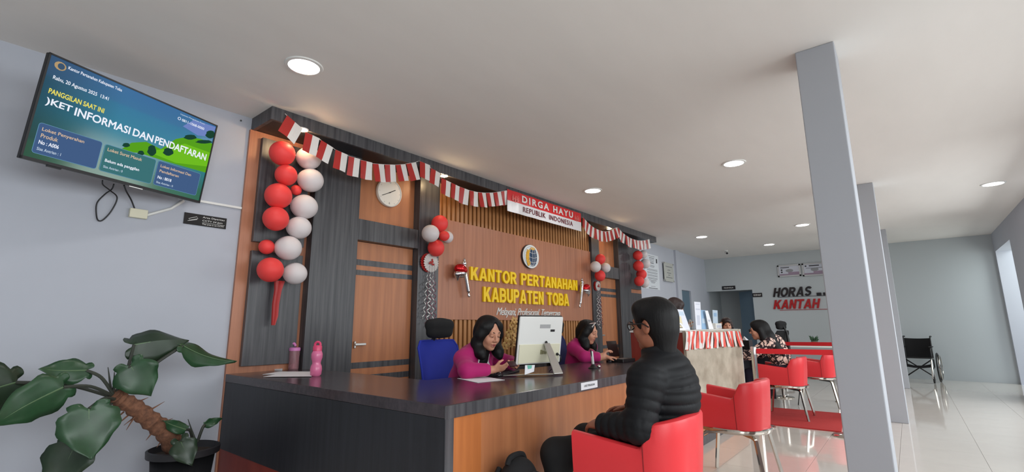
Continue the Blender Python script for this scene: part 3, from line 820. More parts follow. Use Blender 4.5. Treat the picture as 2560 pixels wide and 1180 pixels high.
for cx in (bx0 + wB * 0.09, bx1 - wB * 0.07):
    e = MB()
    for sgn in (-1, 1):
        for k in range(4):
            a = math.radians(sgn * (28 + 17 * k)); d_ = Vector((math.sin(a), 0, math.cos(a))); n_ = Vector((d_.z, 0, -d_.x)); o = Vector((cx + sgn * 0.012, 3.966, bzm + 0.012))
            e.obox(o - n_ * 0.006 + d_ * 0.012, n_ * 0.012, d_ * (0.088 - 0.012 * k), (0, 0.0008, 0))
    e.ell((cx, 3.967, bzm + 0.03), (0.016, 0.001, 0.04), 12, 6); e.ell((cx + 0.008, 3.967, bzm + 0.078), (0.013, 0.001, 0.013), 10, 6)
    e.build('wing_emblem', PALE, bn)

# rosettes with curled streamers
def rosette(px, py, rpx, end, label, n_st, seed):
    rnd = random.Random(seed)
    c = PY(px, py, 4.245); dep = (c - CAM).dot(_f); r = rpx * dep / F_PX; E = PY(*end, 4.245)
    t = thing('rosette', label, 'rosette', c, group='paper rosettes on the posts')
    def pleat(rad, y, m, nm, off):
        n = 48; vs = [(c.x + off, y - 0.006, c.z), (c.x + off, y + 0.006, c.z)]
        for k in range(n):
            a = 2 * math.pi * k / n; yy = y + (0.010 if k % 2 else -0.010)
            vs.append((c.x + off + rad * math.cos(a), yy, c.z + rad * math.sin(a)))
        MB().add(vs, [(0, 2 + k, 2 + (k + 1) % n) for k in range(n)] + [(1, 2 + (k + 1) % n, 2 + k) for k in range(n)]).build(nm, m, t)
    pleat(r * 1.02, 4.252, F_RED, 'red_pleats', -0.02); pleat(r, 4.232, F_WHT, 'white_pleats', 0.008)
    kb = MB()
    for k in range(9):
        a = k * 0.7; kb.ell((c.x + 0.3 * r * math.cos(a) * (k % 3) / 2, 4.212, c.z + 0.3 * r * math.sin(a) * (k % 3) / 2), (r * 0.13, 0.008, r * 0.10), 8, 5, Matrix.Rotation(a, 3, 'Y'))
    kb.build('bow', F_RED, t)
    for k in range(n_st):
        L = (c.z - E.z) * rnd.uniform(0.8, 1.0); turns = L / rnd.uniform(0.07, 0.11); rad = rnd.uniform(0.010, 0.022); x0 = (k - (n_st - 1) / 2) * 0.017
        ph = rnd.uniform(0, 6); n = int(turns * 12); vs = []; fs = []
        for i in range(n + 1):
            u = i / n; am = min(1, max(0, (u - 0.12) * 4)); a = ph + 2 * math.pi * turns * u
            ctr = Vector((c.x + x0 * (1 + u) + (E.x - c.x) * u + am * rad * math.cos(a), 4.215 + am * rad * 0.6 * math.sin(a), c.z - L * u))
            hw = 0.0065
            for s in (-1, 1): vs += [ctr + Vector((0.3 * hw * s * math.cos(a), 0, hw * s)), ctr + Vector((0.3 * hw * s * math.cos(a), 0.0008, hw * s))]
        for i in range(n):
            a, b = 4 * i, 4 * i + 4; fs += [(a, a + 2, b + 2, b), (a + 1, b + 1, b + 3, a + 3)]
        MB().add(vs, fs).build('streamer', mat('rosette_ribbon_dark', (110, 26, 56), 0.35) if k % 2 else F_WHT, t)
rosette(1075, 657, 23.5, (1068, 824), 'white paper rosette with curled streamers on the left post', 6, 3)
rosette(1493, 715, 11.5, (1497, 823), 'white paper rosette with curled streamers on the right post', 6, 5)

# foil flag balloons
def foil(label, a, b, flagc, seed, side):
    A, Bq, Cq = PY(*a, 4.22), PY(*b, 4.22), PY(*flagc, 4.20)
    t = thing('foil_flag_balloon', label, 'foil balloon', (A + Bq) / 2, group='foil flag balloons beside the yellow letters')
    Field(0.006).cap(A, Bq, 0.030, 0.026, k=0.01).ell(A + Vector((0, 0, 0.045)), (0.036, 0.032, 0.036), k=0.004).ell(A + Vector((0, 0, 0.085)), (0.02, 0.02, 0.03), k=0.004).cap(Bq, Bq + (Bq - A).normalized() * 0.06, 0.012, 0.02, k=0.004).build('pole', FOILS, t)
    W, H = 0.088, 0.085
    red = Field(0.006).ell(Cq + Vector((side * 0.01, 0, 0.045)), (W, 0.055, 0.06), k=0.0).ell(Cq + Vector((-side * 0.05, 0, 0.02)), (0.05, 0.045, 0.05), k=0.03)
    red.cut((0, 0, Cq.z + 0.005), (0, 0, -1)); red.build('red_half', FOILR, t)
    wh = Field(0.006).ell(Cq + Vector((0, 0, -0.005)), (W, 0.05, 0.065), k=0).cap(Cq + Vector((side * 0.07, 0, -0.03)), Cq + Vector((side * 0.055, 0, -0.10)), 0.035, 0.012, k=0.03)
    wh.cut((0, 0, Cq.z + 0.005), (0, 0, 1)); wh.build('silver_half', FOILS, t)
foil('foil flag balloon left of the yellow letters', (1160, 668), (1170, 728), (1152, 681), 1, -1)
foil('foil flag balloon right of the yellow letters', (1455, 712), (1450, 758), (1466, 725), 2, 1)

# ================================================================== TELEVISION
def panel_frame(c, yaw, tilt, roll, W, H):
    """lower-left corner and axes of an upright panel facing the room"""
    ex = Vector((math.cos(yaw), math.sin(yaw), 0)); n0 = Vector((math.sin(yaw), -math.cos(yaw), 0)); ez = Vector((0, 0, 1)) * math.cos(tilt) + n0 * math.sin(tilt)
    e1 = ex * math.cos(roll) + ez * math.sin(roll); e2 = ez * math.cos(roll) - ex * math.sin(roll)
    return Vector(c) - e1 * W / 2 - e2 * H / 2, e1, e2, e1.cross(e2)
TVW, TVH = 1.12, 0.644
c_, ex, ez, en = panel_frame((0.762, 3.958, 2.48), 0.385, 0.157, 0.009, TVW, TVH); a_ = c_
tv = thing('television', 'wall-mounted television tilted down showing the queue screen', 'television', c_)
def TV(px, py):
    d = ray(px, py); n = en; t = (a_ - CAM).dot(n) / d.dot(n); p = CAM + d * t - c_
    return p.dot(ex), p.dot(ez)
def tvp(u, v, lift=0.0): return c_ + ex * u + ez * v + en * lift
MB().obox(tvp(0, 0, -0.032), ex * TVW, ez * TVH, en * 0.030).build('casing', BLK, tv, bevel=0.004)
mb = MB(); bz = 0.010
for u0, u1, v0, v1 in ((0, TVW, 0, 0.018), (0, TVW, TVH - bz, TVH), (0, bz, 0, TVH), (TVW - bz, TVW, 0, TVH)):
    mb.obox(tvp(u0, v0, -0.002), ex * (u1 - u0), ez * (v1 - v0), en * 0.006)
mb.build('bezel', BLK, tv)
def emat(name, rgb, k=1.0):
    m = bpy.data.materials.new(name); m.use_nodes = True; nt = m.node_tree; nt.nodes.clear()
    o = nt.nodes.new('ShaderNodeOutputMaterial'); e = nt.nodes.new('ShaderNodeEmission')
    e.inputs[0].default_value = srgb(*rgb); e.inputs[1].default_value = k / (2 ** EXPOSURE); nt.links.new(e.outputs[0], o.inputs[0])
    return m
# picture: vertex-coloured emissive sheet
nu, nv = 48, 28; vs, fs, cols = [], [], []
def screen_col(u, v):
    top, mid, low = np.array((40, 112, 160.)), np.array((28, 126, 152.)), np.array((26, 98, 80.))
    c = top + (mid - top) * min(1, (1 - v) * 2) if v > 0.5 else mid + (low - mid) * min(1, (0.5 - v) * 2.4)
    c = c * (0.62 + 0.38 * min(1, u * 2.6))
    if v < 0.16: c = c * 0.6 + np.array((36, 100, 60)) * 0.4
    if v > 0.80: c = c * 0.75 + np.array((70, 90, 150)) * 0.25
    return c
for j in range(nv + 1):
    for i in range(nu + 1):
        u, v = i / nu, j / nv
        vs.append(tvp(bz + u * (TVW - 2 * bz), 0.018 + v * (TVH - 0.018 - bz), -0.0015)); cols.append(screen_col(u, v))
for j in range(nv):
    for i in range(nu): q = j * (nu + 1) + i; fs.append((q, q + 1, q + nu + 2, q + nu + 1))
me = bpy.data.meshes.new('screen'); me.from_pydata([tuple(p) for p in vs], [], fs)
ca = me.color_attributes.new('picture', 'FLOAT_COLOR', 'POINT')
for i, c in enumerate(cols): ca.data[i].color = srgb(*c)
m = bpy.data.materials.new('screen_picture'); m.use_nodes = True; nt = m.node_tree; b = nt.nodes['Principled BSDF']
at = nt.nodes.new('ShaderNodeVertexColor'); at.layer_name = 'picture'
b.inputs['Base Color'].default_value = (0.01, 0.01, 0.01, 1); b.inputs['Roughness'].default_value = 0.12
nt.links.new(at.outputs[0], b.inputs['Emission Color']); b.inputs['Emission Strength'].default_value = 0.9 / (2 ** EXPOSURE)
obj('screen', me, m, tv)
def Zt(zx, zy): return TV(zx / 2.186, 80 + zy / 2.186)      # coordinates read off an enlarged crop
def poly(name, pts, m, lift):
    MB().prism([tvp(*Zt(*p), lift) for p in pts], en * 0.0003).build(name, m, tv)
poly('hillside', [(640, 655), (720, 605), (800, 600), (880, 640), (960, 585), (1030, 572), (1100, 585), (1160, 610), (1128, 770), (900, 705), (760, 660)], emat('screen_green', (86, 158, 30)), -0.0010)
poly('hillside', [(800, 650), (900, 640), (1010, 610), (1150, 660), (1132, 735), (960, 715)], emat('screen_bright_green', (110, 186, 34)), -0.0006)
poly('mountain', [(1000, 515), (1060, 480), (1180, 520), (1160, 575), (1080, 565)], emat('screen_mountain', (110, 130, 190)), -0.0010)
TREE = emat('screen_tree', (28, 66, 50))
for (x, y, rx, ry) in ((830, 648, 24, 30), (920, 655, 28, 22), (770, 662, 18, 14), (1150, 560, 26, 22), (1040, 575, 34, 14), (1115, 600, 44, 10), (690, 618, 20, 12)):
    poly('tree_clump', [(x + rx * math.cos(a) * (1 + 0.15 * math.sin(5 * a)), y + ry * math.sin(a)) for a in np.linspace(0, 6.283, 14)[:-1]], TREE, -0.0003)
CARD = emat('screen_card', (66, 92, 132)); CARDE = emat('screen_card_edge', (96, 140, 170))
CARD2 = emat('screen_card_teal', (60, 112, 116))
for q, cm in (([(213, 492), (563, 600), (525, 748), (170, 660)], CARD), ([(575, 607), (855, 700), (825, 828), (540, 760)], CARD2), ([(865, 700), (1098, 775), (1070, 893), (835, 835)], CARD)):
    P = [Zt(*p) for p in q]; u0 = (P[0][0] + P[3][0]) / 2; u1 = (P[1][0] + P[2][0]) / 2; v1 = (P[0][1] + P[1][1]) / 2; v0 = (P[2][1] + P[3][1]) / 2
    for nm, g_, mm, l in (('card_edge', 0.0, CARDE, 0.0), ('card', 0.003, cm, 0.0004)):
        rr = 0.016; pts = []
        for cx, cy, s0 in ((u1 - rr, v1 - rr, 0), (u0 + rr, v1 - rr, 1), (u0 + rr, v0 + rr, 2), (u1 - rr, v0 + rr, 3)):
            for a in np.linspace(s0 * math.pi / 2, (s0 + 1) * math.pi / 2, 5): pts.append(tvp(cx + (rr - g_) * math.cos(a), cy + (rr - g_) * math.sin(a), l))
        MB().prism(pts, en * 0.0003).build(nm, mm, tv)
TW, TY, TS = emat('screen_white', (236, 240, 250)), emat('screen_yellow', (236, 222, 96)), emat('screen_salmon', (220, 188, 156))
TP = emat('screen_pale', (190, 206, 222))
def tv_text(s, a, b, h, m, bold=0.01):
    (u0, v0), (u1, v1) = Zt(*a), Zt(*b); v = (v0 + v1) / 2
    text_part('screen_text', s, tv, m, tvp(u0, v, 0.001), ex, ez, width=u1 - u0, height=h, depth=0.0003, bold=bold)
tv_text('Kantor Pertanahan Kabupaten Toba', (370, 210), (664, 330), 0.026, TW)
tv_text('Rabu, 20 Agustus 2025  13:41', (285, 264), (590, 378), 0.030, TW)
tv_text('PANGGILAN SAAT INI', (262, 335), (566, 443), 0.032, TY, 0.02)
for k, (w_, x0_, x1_) in enumerate(((')KET', 243, 387), ('INFORMASI', 403, 706), ('DAN', 722, 832), ('PENDAFTARAN', 843, 1122))):
    tv_text(w_, (x0_, 400 + (x0_ - 243) * 0.345), (x1_, 400 + (x1_ - 243) * 0.345), 0.052, TW, 0.022)
tv_text('Layanan Pengaduan Pusat', (985, 456), (1118, 506), 0.013, TP)
tv_text('0811-1068-0000', (992, 488), (1114, 536), 0.020, TW)
tv_text('Loket Penyerahan', (226, 545), (457, 612), 0.026, TS); tv_text('Produk', (220, 575), (314, 602), 0.024, TS)
tv_text('No : A006', (208, 610), (318, 640), 0.024, TW, 0.02); tv_text('Sisa Antrian : 1', (198, 643), (330, 678), 0.018, TP)
tv_text('Loket Surat Masuk', (586, 650), (774, 706), 0.022, TS); tv_text('Belum ada panggilan', (570, 712), (757, 766), 0.026, TW, 0.015); tv_text('Sisa Antrian : 0', (562, 740), (668, 768), 0.016, TP)
tv_text('Loket Informasi Dan', (876, 738), (1042, 788), 0.020, TS); tv_text('Pendaftaran', (870, 765), (975, 795), 0.020, TS)
tv_text('No : B018', (859, 800), (934, 820), 0.022, TW, 0.02); tv_text('Sisa Antrian : 0', (852, 824), (943, 848), 0.015, TP)
u, v = Zt(330, 187)
mb = MB(); mb.ell(tvp(u, v, 0.0008), (0.030, 0.001, 0.026), 18, 6, Matrix((ex, en, ez)).transposed()); mb.build('screen_emblem', emat('screen_emblem', (176, 150, 110)), tv)
mb = MB(); mb.ell(tvp(u + 0.004, v, 0.0016), (0.018, 0.001, 0.019), 14, 6, Matrix((ex, en, ez)).transposed()); mb.build('screen_emblem', emat('screen_emblem_blue', (60, 84, 110)), tv)
u, v = Zt(980, 473)
MB().tube([tvp(u + 0.010 * math.cos(a), v + 0.010 * math.sin(a), 0.001) for a in np.linspace(0, 6.28, 13)[:-1]], 0.0018, 5, closed=True).build('screen_phone_ring', TW, tv)
MB().obox(tvp(TVW * 0.53, -0.006, -0.012), ex * 0.09, ez * 0.008, en * 0.012).build('logo_tab', STEEL, tv)
MB().obox(tvp(TVW * 0.12, -0.010, -0.02), ex * 0.07, ez * 0.012, en * 0.015).build('sensor_tab', BLK, tv)
mc = tvp(TVW * 0.55, TVH * 0.5, -0.032)
mb = MB(); mb.obox(mc - ex * 0.2 - ez * 0.2 - en * 0.015, ex * 0.4, ez * 0.4, en * 0.015); mb.tube([mc - en * 0.01, (mc.x, 4.395, mc.z + 0.04)], 0.03, 8); mb.box(mc.x - 0.1, mc.x + 0.1, 4.38, 4.399, mc.z - 0.1, mc.z + 0.18)
mb.build('wall_bracket', BLK, tv)
def zp(x, y, Y): return PY(x / 2.186, 80 + y / 2.186, Y)
lp = [zp(560, 812, 4.20), zp(563, 835, 4.26), zp(600, 865, 4.33), zp(640, 905, 4.37), zp(610, 975, 4.38), zp(565, 1025, 4.385), zp(538, 1030, 4.385), zp(527, 1000, 4.385), zp(530, 935, 4.38), zp(575, 885, 4.36), zp(610, 860, 4.32), zp(622, 832, 4.25)]
def spline(P, n=6):
    P = [Vector(p) for p in P]; out = []
    for i in range(len(P) - 1):
        p0, p1, p2, p3 = P[max(i - 1, 0)], P[i], P[i + 1], P[min(i + 2, len(P) - 1)]
        for k in range(n):
            t = k / n
            out.append(0.5 * ((2 * p1) + (p2 - p0) * t + (2 * p0 - 5 * p1 + 4 * p2 - p3) * t * t + (3 * p1 - p0 - 3 * p2 + p3) * t ** 3))
    return out + [P[-1]]
MB().tube(spline(lp), 0.0045, 8).build('looped_cable', BLK, tv, True)
MB().tube(spline([zp(678, 838, 4.22), zp(690, 870, 4.30), zp(718, 920, 4.36), zp(738, 972, 4.372)]), 0.005, 8).build('power_cable', BLK, tv, True)

# socket box with cable trunking
t = thing('cable_trunking', 'white cable trunking and socket box on the wall under the television', 'trunking', PY(345, 533, 4.39))
p0 = zp(758, 992, 4.37)
MB().box(p0.x - 0.055, p0.x + 0.055, 4.362, 4.399, p0.z - 0.034, p0.z + 0.034).build('socket_box', CREAM, t, bevel=0.004)
MB().tube([(p0.x + 0.055, 4.388, p0.z), zp(935, 965, 4.39), zp(1005, 922, 4.39)], 0.011, 6).build('trunking', WHITE, t)
q0, q1 = zp(1090, 931, 4.39), zp(1327, 965, 4.39)
MB().box(q0.x - 0.15, 1.638, 4.38, 4.399, q1.z - 0.009, q1.z + 0.009).build('trunking', WHITE, t)
MB().cyl(zp(1317, 484, 4.40), zp(1317, 484, 4.39), 0.008, seg=10).build('wall_plug', BLK, t)
# CCTV notice
P = [PY(*p, 4.394) for p in ((463, 528), (568, 549), (563, 575), (457, 556))]
x0, x1 = (P[0].x + P[3].x) / 2, (P[1].x + P[2].x) / 2; z1 = (P[0].z + P[1].z) / 2; z0 = (P[2].z + P[3].z) / 2
t = thing('cctv_notice', 'small black surveillance notice on the wall below the television', 'sign', (x0, 4.39, z0))
MB().box(x0, x1, 4.391, 4.399, z0, z1).build('plate', mat('glossy_black_sign', (26, 24, 26), 0.12), t, bevel=0.002)
L = x1 - x0; hh = z1 - z0
text_part('print', 'Area Dipantau', t, WHITE, (x0 + L * 0.42, 4.3905, z0 + hh * 0.66), (1, 0, 0), (0, 0, 1), width=L * 0.52, height=hh * 0.20, depth=0.0005)
text_part('print', 'CCTV 24 Jam', t, WHITE, (x0 + L * 0.42, 4.3905, z0 + hh * 0.37), (1, 0, 0), (0, 0, 1), width=L * 0.48, height=hh * 0.19, depth=0.0005)
text_part('print', 'This area is on CCTV', t, WHITE, (x0 + L * 0.42, 4.3905, z0 + hh * 0.11), (1, 0, 0), (0, 0, 1), width=L * 0.52, height=hh * 0.13, depth=0.0005)
MB().box(x0 + L * 0.42, x0 + L * 0.96, 4.390, 4.3908, z0 + hh * 0.29, z0 + hh * 0.31).build('rule', WHITE, t)
mb = MB(); cx, cz = x0 + L * 0.2, z0 + hh * 0.62
mb.tube([(cx - 0.03, 4.39, cz - 0.012), (cx + 0.025, 4.39, cz + 0.012), (cx + 0.035, 4.39, cz - 0.002), (cx - 0.02, 4.39, cz - 0.024)], 0.0018, 5, closed=True); mb.tube([(cx - 0.035, 4.39, cz - 0.03), (cx + 0.03, 4.39, cz - 0.012)], 0.0018, 5)
mb.build('camera_pictogram', WHITE, t)

# plaques beyond the cladding
def wall_rect(a, b, Y): A, Bq = PY(*a, Y), PY(*b, Y); return A.x, Bq.x, A.z, Bq.z
t = thing('notice_poster', 'white printed notice on the wall beside the far balloons', 'poster', (10.4, 4.39, 2.1))
x0, x1, z0, z1 = 10.0, 10.80, 2.0, 2.80
MB().box(x0, x1, 4.393, 4.399, z0, z1).build('sheet', mat('poster_sheet', (214, 220, 226), 0.4), t)
for k, (w_, zz, hgt) in enumerate([(0.42, 0.94, .010), (0.34, 0.885, .016), (0.34, 0.845, .010), (0.30, 0.80, .010), (0.24, 0.765, .010), (0.26, 0.735, .016), (0.34, 0.68, .008), (0.34, 0.655, .008), (0.28, 0.63, .008), (0.72, 0.57, .008), (0.72, 0.535, .012), (0.72, 0.49, .008), (0.70, 0.455, .012), (0.70, 0.41, .008), (0.70, 0.375, .012), (0.68, 0.33, .008), (0.66, 0.295, .012), (0.52, 0.25, .012), (0.34, 0.21, .012), (0.24, 0.18, .010), (0.3, 0.08, .008), (0.62, 0.02, .018)]):
    cx = x0 + 0.42; MB().box(cx - w_ * 0.4, cx + w_ * 0.4, 4.3925, 4.3931, z0 + zz * 0.8, z0 + zz * 0.8 + hgt).build('print_line', GREYINK, t)
MB().box(10.66, 10.72, 4.39, 4.3931, 2.62, 2.72).build('print_mark', INK, t)
t = thing('acrylic_plaque', 'clear acrylic plaque on standoffs near the far corner', 'plaque', (11.3, 4.38, 2.3))
x0, x1, z0, z1 = 11.02, 11.62, 2.235, 2.69
MB().box(x0, x1, 4.355, 4.362, z0, z1).build('plate', PLQ, t, bevel=0.002)
for x in (x0 + 0.02, x1 - 0.02):
    for z in (z0 + 0.02, z1 - 0.02): MB().cyl((x, 4.399, z), (x, 4.345, z), 0.018, seg=12).build('standoff', STEEL, t, True)
for w_, zz in ((0.40, 0.35), (0.16, 0.27), (0.26, 0.20), (0.12, 0.15), (0.40, 0.09)): MB().box(11.32 - w_ / 2, 11.32 + w_ / 2, 4.3535, 4.3545, z0 + zz, z0 + zz + 0.014).build('print_line', GREYINK, t)

# ================================================================== END WALL
XE = 14.195
def end_letters(name, label, s, a, b, m, h):
    A, Bq = PX(*a, XE), PX(*b, XE)
    t = thing(name, label, 'sign', A)
    block_letters(s, t, m, (XE, A.y, (A.z + Bq.z) / 2), (0, -1, 0), (0, 0, 1), A.y - Bq.y, h, 0.03, shear=0.26, gap=0.06)
    return t
t = end_letters('greeting_lettering', 'black slanted raised letters on the end wall', 'HORAS', (1933, 742.5), (2034, 739), LBLK, 0.235)
A = PX(2040, 739, XE)
for k in range(3): MB().box(XE - 0.03, XE, A.y - 0.02 - 0.14 * k - 0.10, A.y - 0.02 - 0.14 * k, A.z, A.z + 0.07).build('dot', LBLK, t)
MB().box(XE - 0.012, XE, A.y - 0.5, PX(1945, 743, XE).y, A.z - 0.012, A.z - 0.004).build('rail', LBLK, t)
t = end_letters('office_lettering', 'red slanted raised letters on the end wall', 'KANTAH', (1934, 773), (2054, 770), LREDD, 0.235)
A = PX(2050, 772, XE); MB().box(XE - 0.012, XE, A.y - 0.3, PX(1950, 773, XE).y, A.z - 0.016, A.z - 0.006).build('rail', LREDD, t)
for k, (a, b, lb) in enumerate((((1946, 693), (2000, 660), 'left framed certificate on the end wall'), ((2008, 691), (2064, 655), 'right framed certificate half hidden by the nearest pillar'))):
    A, Bq = PX(*a, XE), PX(*b, XE); y1_, y0_ = A.y, Bq.y; z0_, z1_ = A.z, Bq.z + 0.0
    t = thing('framed_certificate', lb, 'picture frame', (XE, y0_, z0_), group='certificates on the end wall')
    f = MB(); w_ = 0.035
    for ya, yb, za, zb in ((y0_, y1_, z0_, z0_ + w_), (y0_, y1_, z1_ - w_, z1_), (y0_, y0_ + w_, z0_, z1_), (y1_ - w_, y1_, z0_, z1_)): f.box(XE - 0.03, XE, ya, yb, za, zb)
    f.build('frame', SILVERF, t)
    MB().box(XE - 0.012, XE, y0_ + w_, y1_ - w_, z0_ + w_, z1_ - w_).build('certificate', mat('certificate_paper', (196, 200, 212), 0.25), t)
    iw = y1_ - y0_ - 2 * w_; ih = z1_ - z0_ - 2 * w_
    def deco(nm, u0, u1, v0, v1, m): MB().box(XE - 0.0135, XE - 0.012, y1_ - w_ - iw * u1, y1_ - w_ - iw * u0, z0_ + w_ + ih * v0, z0_ + w_ + ih * v1).build(nm, m, t)
    deco('heading', 0.08, 0.52, 0.82, 0.9, INK) if k == 0 else deco('heading', 0.26, 0.75, 0.82, 0.92, INK)
    deco('stripe', 0.0, 1.0, 0.0, 0.16, mat('certificate_tint', (150, 130, 150), 0.4)); deco('stripe', 0.45, 1.0, 0.16, 0.34, mat('certificate_tint', (150, 130, 150), 0.4))
    MB().ell((XE - 0.0135, y1_ - w_ - iw * 0.52, z0_ + w_ + ih * 0.5), (0.0012, iw * 0.2, ih * 0.18), 14, 6).build('seal', mat('certificate_grey', (140, 142, 146), 0.4), t)
    if k == 0:
        for v in (0.6, 0.36): MB().ell((XE - 0.0135, y1_ - w_ - iw * 0.13, z0_ + w_ + ih * v), (0.0012, iw * 0.05, ih * 0.09), 10, 6).build('mark', INK, t)
    else:
        for u in (0.1, 0.93): MB().ell((XE - 0.0135, y1_ - w_ - iw * u, z0_ + w_ + ih * 0.86), (0.0012, iw * 0.05, ih * 0.07), 10, 6).build('mark', INK, t)
        deco('text_line', 0.1, 0.9, 0.62, 0.67, GREYINK)
for s, a, b, lb in (('MUSHOLA', (1806, 725), (1838, 714), 'black prayer room sign above the end wall opening'), ('TOILET', (1882, 743), (1905, 732), 'black sign beside the end wall opening')):
    A, Bq = PX(*a, XE), PX(*b, XE)
    t = thing('room_sign', lb, 'sign', A)
    MB().box(XE - 0.012, XE, Bq.y, A.y, A.z, Bq.z).build('plate', SIGNB, t)
    text_part('print', s, t, WHITE, (XE - 0.0125, A.y - (A.y - Bq.y) * (0.14 if s == 'MUSHOLA' else 0.4), A.z + 0.035), (0, -1, 0), (0, 0, 1), width=(A.y - Bq.y) * (0.72 if s == 'MUSHOLA' else 0.5), height=(Bq.z - A.z) - 0.07, depth=0.001, bold=0.02)
    if s != 'MUSHOLA':
        for k in range(2): MB().box(XE - 0.0135, XE - 0.012, A.y - 0.05 - 0.04 * k, A.y - 0.035 - 0.04 * k, A.z + 0.03, Bq.z - 0.03).build('pictogram', WHITE, t)

# ================================================================== CHAIRS
def tub_chair():
    """visitor tub chair, local coordinates, facing +Y"""
    t = thing('tub_chair', None, 'chair')
    # plan of the shell: from the right arm front, round the back, to the left arm front
    path = []
    for k in range(25): path.append((0.275 - 0.005 * (k / 24), 0.265 - 0.36 * k / 24))
    for k in range(1, 13):
        a = math.pi / 2 * k / 12; path.append((0.27 - 0.175 * (1 - math.cos(a)), -0.095 - 0.175 * math.sin(a)))
    right = path; left = [(-x, y) for x, y in reversed(path)]
    mid = [(0.095 - 0.19 * k / 5, -0.27 - 0.012 * math.sin(math.pi * k / 5)) for k in range(1, 5)]
    full = right + mid + left
    n = len(full); P = [Vector((x, y, 0)) for x, y in full]
    def height(i):
        y = full[i][1]
        if y > -0.07: return 0.690 - 0.040 * (0.265 - y) / 0.335
        s = min(1, (-0.07 - y) / 0.075); s = s * s * (3 - 2 * s)
        return 0.65 + 0.105 * s + 0.03 * min(1, max(0, (-0.12 - y) / 0.15))
    def section(i):
        tng = (P[min(i + 1, n - 1)] - P[max(i - 1, 0)]).normalized(); out = Vector((-tng.y, tng.x, 0))
        c = Vector((0, -0.02, 0))
        if out.dot(P[i] - c) < 0: out = -out
        h = height(i); th = 0.055; pts = []
        def q(off, z):
            tap = 0.028 * (1 - (z - 0.425) / 0.36)
            return P[i] + out * (off - tap) + Vector((0, 0, z))
        z0 = 0.425
        for s in (0, 0.25, 0.5, 0.75): pts.append(q(0.004 * math.sin(math.pi * s), z0 + (h - 0.02 - z0) * s))
        pts += [q(0, h - 0.018), q(-0.006, h - 0.006), q(-0.02, h), q(-0.036, h), q(-0.05, h - 0.006), q(-th, h - 0.02)]
        for s in (0.6, 0.3, 0): pts.append(q(-th, z0 + (h - 0.02 - z0) * s))
        return pts
    secs = [section(i) for i in range(n)]; m = len(secs[0])
    i_a = next(i for i in range(n) if full[i][1] < -0.085); i_b = n - 1 - i_a
    for nm, i0, i1 in (('arm', 0, i_a), ('backrest', i_a, i_b), ('arm', i_b, n - 1)):
        mb = MB(); vs = [p for i in range(i0, i1 + 1) for p in secs[i]]; L = i1 - i0 + 1
        fs = [(a * m + k, a * m + (k + 1) % m, (a + 1) * m + (k + 1) % m, (a + 1) * m + k) for a in range(L - 1) for k in range(m)]
        fs += [tuple(range(m)), tuple((L - 1) * m + k for k in range(m))[::-1]]
        mb.add(vs, fs).build(nm, RED, t, True)
    for i in (i_a, i_b):
        MB().tube([p + (p - Vector((0, -0.02, p.z))).normalized() * 0.001 for p in secs[i][:6]], 0.0022, 5).build('seam', mat('seam_dark_red', (140, 24, 30), 0.6), t)
    Field(0.012).ell((0, 0.02, 0.46), (0.235, 0.27, 0.065), k=0).build('seat', RED, t)
    MB().lathe([(0.0, 0.392), (0.262, 0.392), (0.266, 0.40), (0.266, 0.42), (0.26, 0.427), (0, 0.427)], (0, -0.01, 0), 40).build('seat_ring', CHROME, t, True)
    mb = MB(); mb.lathe([(0, 0.372), (0.075, 0.372), (0.08, 0.392), (0, 0.392)], (0, -0.01, 0), 20); mb.build('swivel_plate', BLK, t, True)
    for sx in (-1, 1):
        for sy in (-1, 1):
            MB().tube([(sx * 0.03, sy * 0.03 - 0.01, 0.375), (sx * 0.17, sy * 0.17 - 0.01, 0.372), (sx * 0.195, sy * 0.195 - 0.01, 0.355), (sx * 0.255, sy * 0.255 - 0.01, 0.004)], 0.0155, 4).build('leg', CHROME, t)
    return t
proto = tub_chair()
spots = [((2.405, 1.115), 0.06, 'red tub chair under the man in the black jacket'), ((4.23, 1.185), -0.02, 'empty red tub chair in front of the stone-look counter'),
         ((7.44, 1.385), 0.0, 'red tub chair on the mat under the woman in the floral blouse'), ((8.84, 1.21), 0.05, 'empty red tub chair farthest back beside the nearest pillar')]
for k, ((x, y), a, lb) in enumerate(spots):
    o = proto if k == 0 else copy_tree(proto)
    o.location = (x, y, 0); o.rotation_euler = (0, 0, a); o['label'] = lb; o['group'] = 'red tub chairs along the counter'

